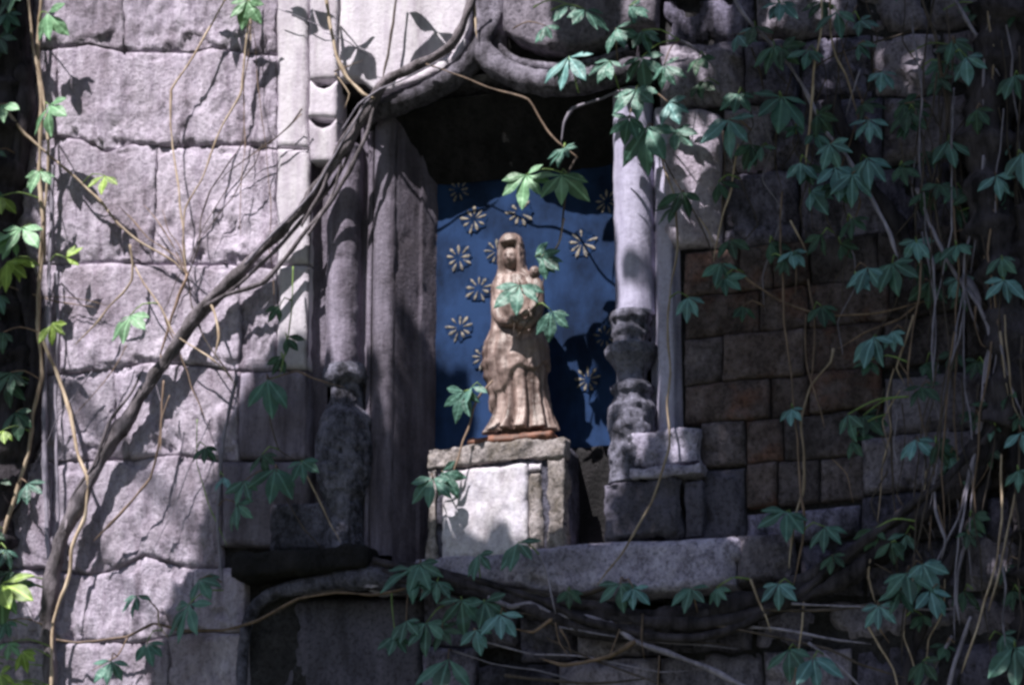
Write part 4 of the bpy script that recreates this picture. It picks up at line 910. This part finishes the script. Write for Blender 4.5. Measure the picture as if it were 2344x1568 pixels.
# ------------------------------------------------------------------ unseen bough added for shade; leaves follow a shade map along sun rays
def shade(x, y):
    s = 0
    n = .5+.9*noise.noise(Vector((x*.007, y*.007, 2.2)))
    if x > 1500: s = .93 if n > .42 else .45
    if x > 1680 and y > 560: s = 1
    if x > 2150: s = 1
    if 1400 < x <= 1505: s = .15 if y < 700 else .3
    if 1505 < x < 1660 and y < 560: s = .25
    if 1060 < x < 1420 and y < 150: s = .8
    edge = interp([(600,760),(700,690),(850,600),(1000,500),(1200,480),(1300,430),(1600,330)], y)
    if edge < x < 980 and y > 620:
        s = sstep(620, 960, y)
        if 845 < x < 915 and y < 980: s *= .25
        if 725 < x < 850 and 810 < y < 905: s *= .3
        if 770 < x < 840 and 1120 < y < 1260: s *= .35
    if y > 1340 and x > 470: s = 1
    if 1230 < y <= 1340 and x > 960: s = .45
    if 1290 < x < 1400 and 520 < y < 720: s = .8
    if 900 < x < 1290 and y < 1290: s = 0
    if 900 < x < 985 and y > 620: s = .85
    if x < interp([(0,80),(300,75),(400,60),(600,70),(800,100),(1000,110),(1100,40),(1600,20)], y) and y < 1080: s = 1
    if x < 120 and 1400 < y: s = .6
    return s
bo = thing('added_shade_bough', 'leafy tree bough added above the picture to shade the wall', 'tree bough', (1.9, -1.6, 2.6))
bl = random.Random(9); V = []; F = []; TIPS = []
cnt = 0
while cnt < 15000:
    x = bl.uniform(-200, 2600); y = bl.uniform(-150, 1750); cnt += 1
    if bl.random() > shade(x, y)**2*(1.0 if x > 1500 or y > 1300 or x < 130 else .75): continue
    p = P(x, y, .01); t = bl.uniform(2.15, 2.75)
    q = p+S*t
    while proj(q)[1] > -60: t += .15; q = p+S*t
    L_ = bl.uniform(.07, .10); a = bl.uniform(0, 6.28)
    nn = (S+Vector((bl.uniform(-.6, .6), bl.uniform(-.6, .6), bl.uniform(-.4, .4)))).normalized()
    xd = nn.orthogonal().normalized(); yd = nn.cross(xd); xd, yd = xd*math.cos(a)+yd*math.sin(a), yd*math.cos(a)-xd*math.sin(a)
    b0 = len(V)
    for (u, v_) in ((-.5,0),(-.15,.3),(.2,.27),(.5,0),(.2,-.27),(-.15,-.3)): V.append(q+xd*u*L_+yd*v_*L_+nn*(abs(v_)*.02))
    F.append((b0, b0+1, b0+2, b0+3)); F.append((b0, b0+3, b0+4, b0+5))
    if cnt % 120 == 0: TIPS.append(q)
lv = mesh_obj('foliage', V, F, LM['g'], bo, smooth=False); lv['kind'] = 'stuff'
V = []; F = []
root = P(1900, -1300, 0)+S*4.5
root2 = P(-1500, -900, 0)+S*4.5
for q in TIPS[::7]:
    rt = root2 if proj(q)[0] < 700 else root
    sweep(V, F, catmull([Vector((*rt, .04)), Vector((*(q.lerp(rt, .45)+S*.5), .014)), Vector((*(q+S*.9), .006)), Vector((*q, .002))], .15), 6, .1)
mesh_obj('branch', V, F, m_bark, bo)

# ------------------------------------------------------------------ unseen trees added to block light from the low sky
gl = random.Random(77)
for q_, (tx, ty, th, lab) in enumerate([(-7, -17, 12, 'tall dark tree added behind the viewer on the left to block low sky'), (1.5, -19, 13, 'broad dark tree added straight behind the viewer to block low sky'), (10, -15, 12, 'tall dark tree added behind the viewer on the right to block low sky'), (13, -3, 11, 'leafy tree added to the right of the wall to block low sky')]):
    tr = thing('sky_block_tree', lab, 'tree', (tx, ty, -4))
    V = []; F = []; sweep(V, F, catmull([Vector((tx, ty, -4.1, .32)), Vector((tx+.2, ty, -1, .24)), Vector((tx-.1, ty+.2, th*.5-4, .14)), Vector((tx, ty, th-5, .04))], .3), 10, .15)
    for b_ in range(9):
        a = gl.uniform(0, 6.28); z0 = gl.uniform(-2, th-7)
        sweep(V, F, [Vector((tx, ty, z0, .10)), Vector((tx+math.cos(a)*1.6, ty+math.sin(a)*1.6, z0+1, .06)), Vector((tx+math.cos(a)*3, ty+math.sin(a)*3, z0+1.6, .02))], 6, .1)
    mesh_obj('trunk', V, F, m_bark, tr)
    V = []; F = []; cl = [Vector((tx+gl.uniform(-3.6, 3.6), ty+gl.uniform(-2.5, 2.5), gl.uniform(-3.2, th-5))) for _ in range(46)]
    for c_ in cl:
        for _ in range(110):
            d_ = Vector((gl.gauss(0, 1), gl.gauss(0, 1), gl.gauss(0, .8))).normalized()*gl.uniform(.5, 1.3); p = c_+d_
            n_ = Vector((gl.uniform(-1, 1), gl.uniform(-1, 1), gl.uniform(-.2, 1))).normalized(); u_ = n_.orthogonal().normalized()*.16; v_ = n_.cross(u_).normalized()*.11; b0 = len(V)
            V += [p-u_, p+v_, p+u_, p-v_]; F.append((b0, b0+1, b0+2, b0+3))
    f_ = mesh_obj('crown', V, F, LM['d'], tr, smooth=False); f_['kind'] = 'stuff'
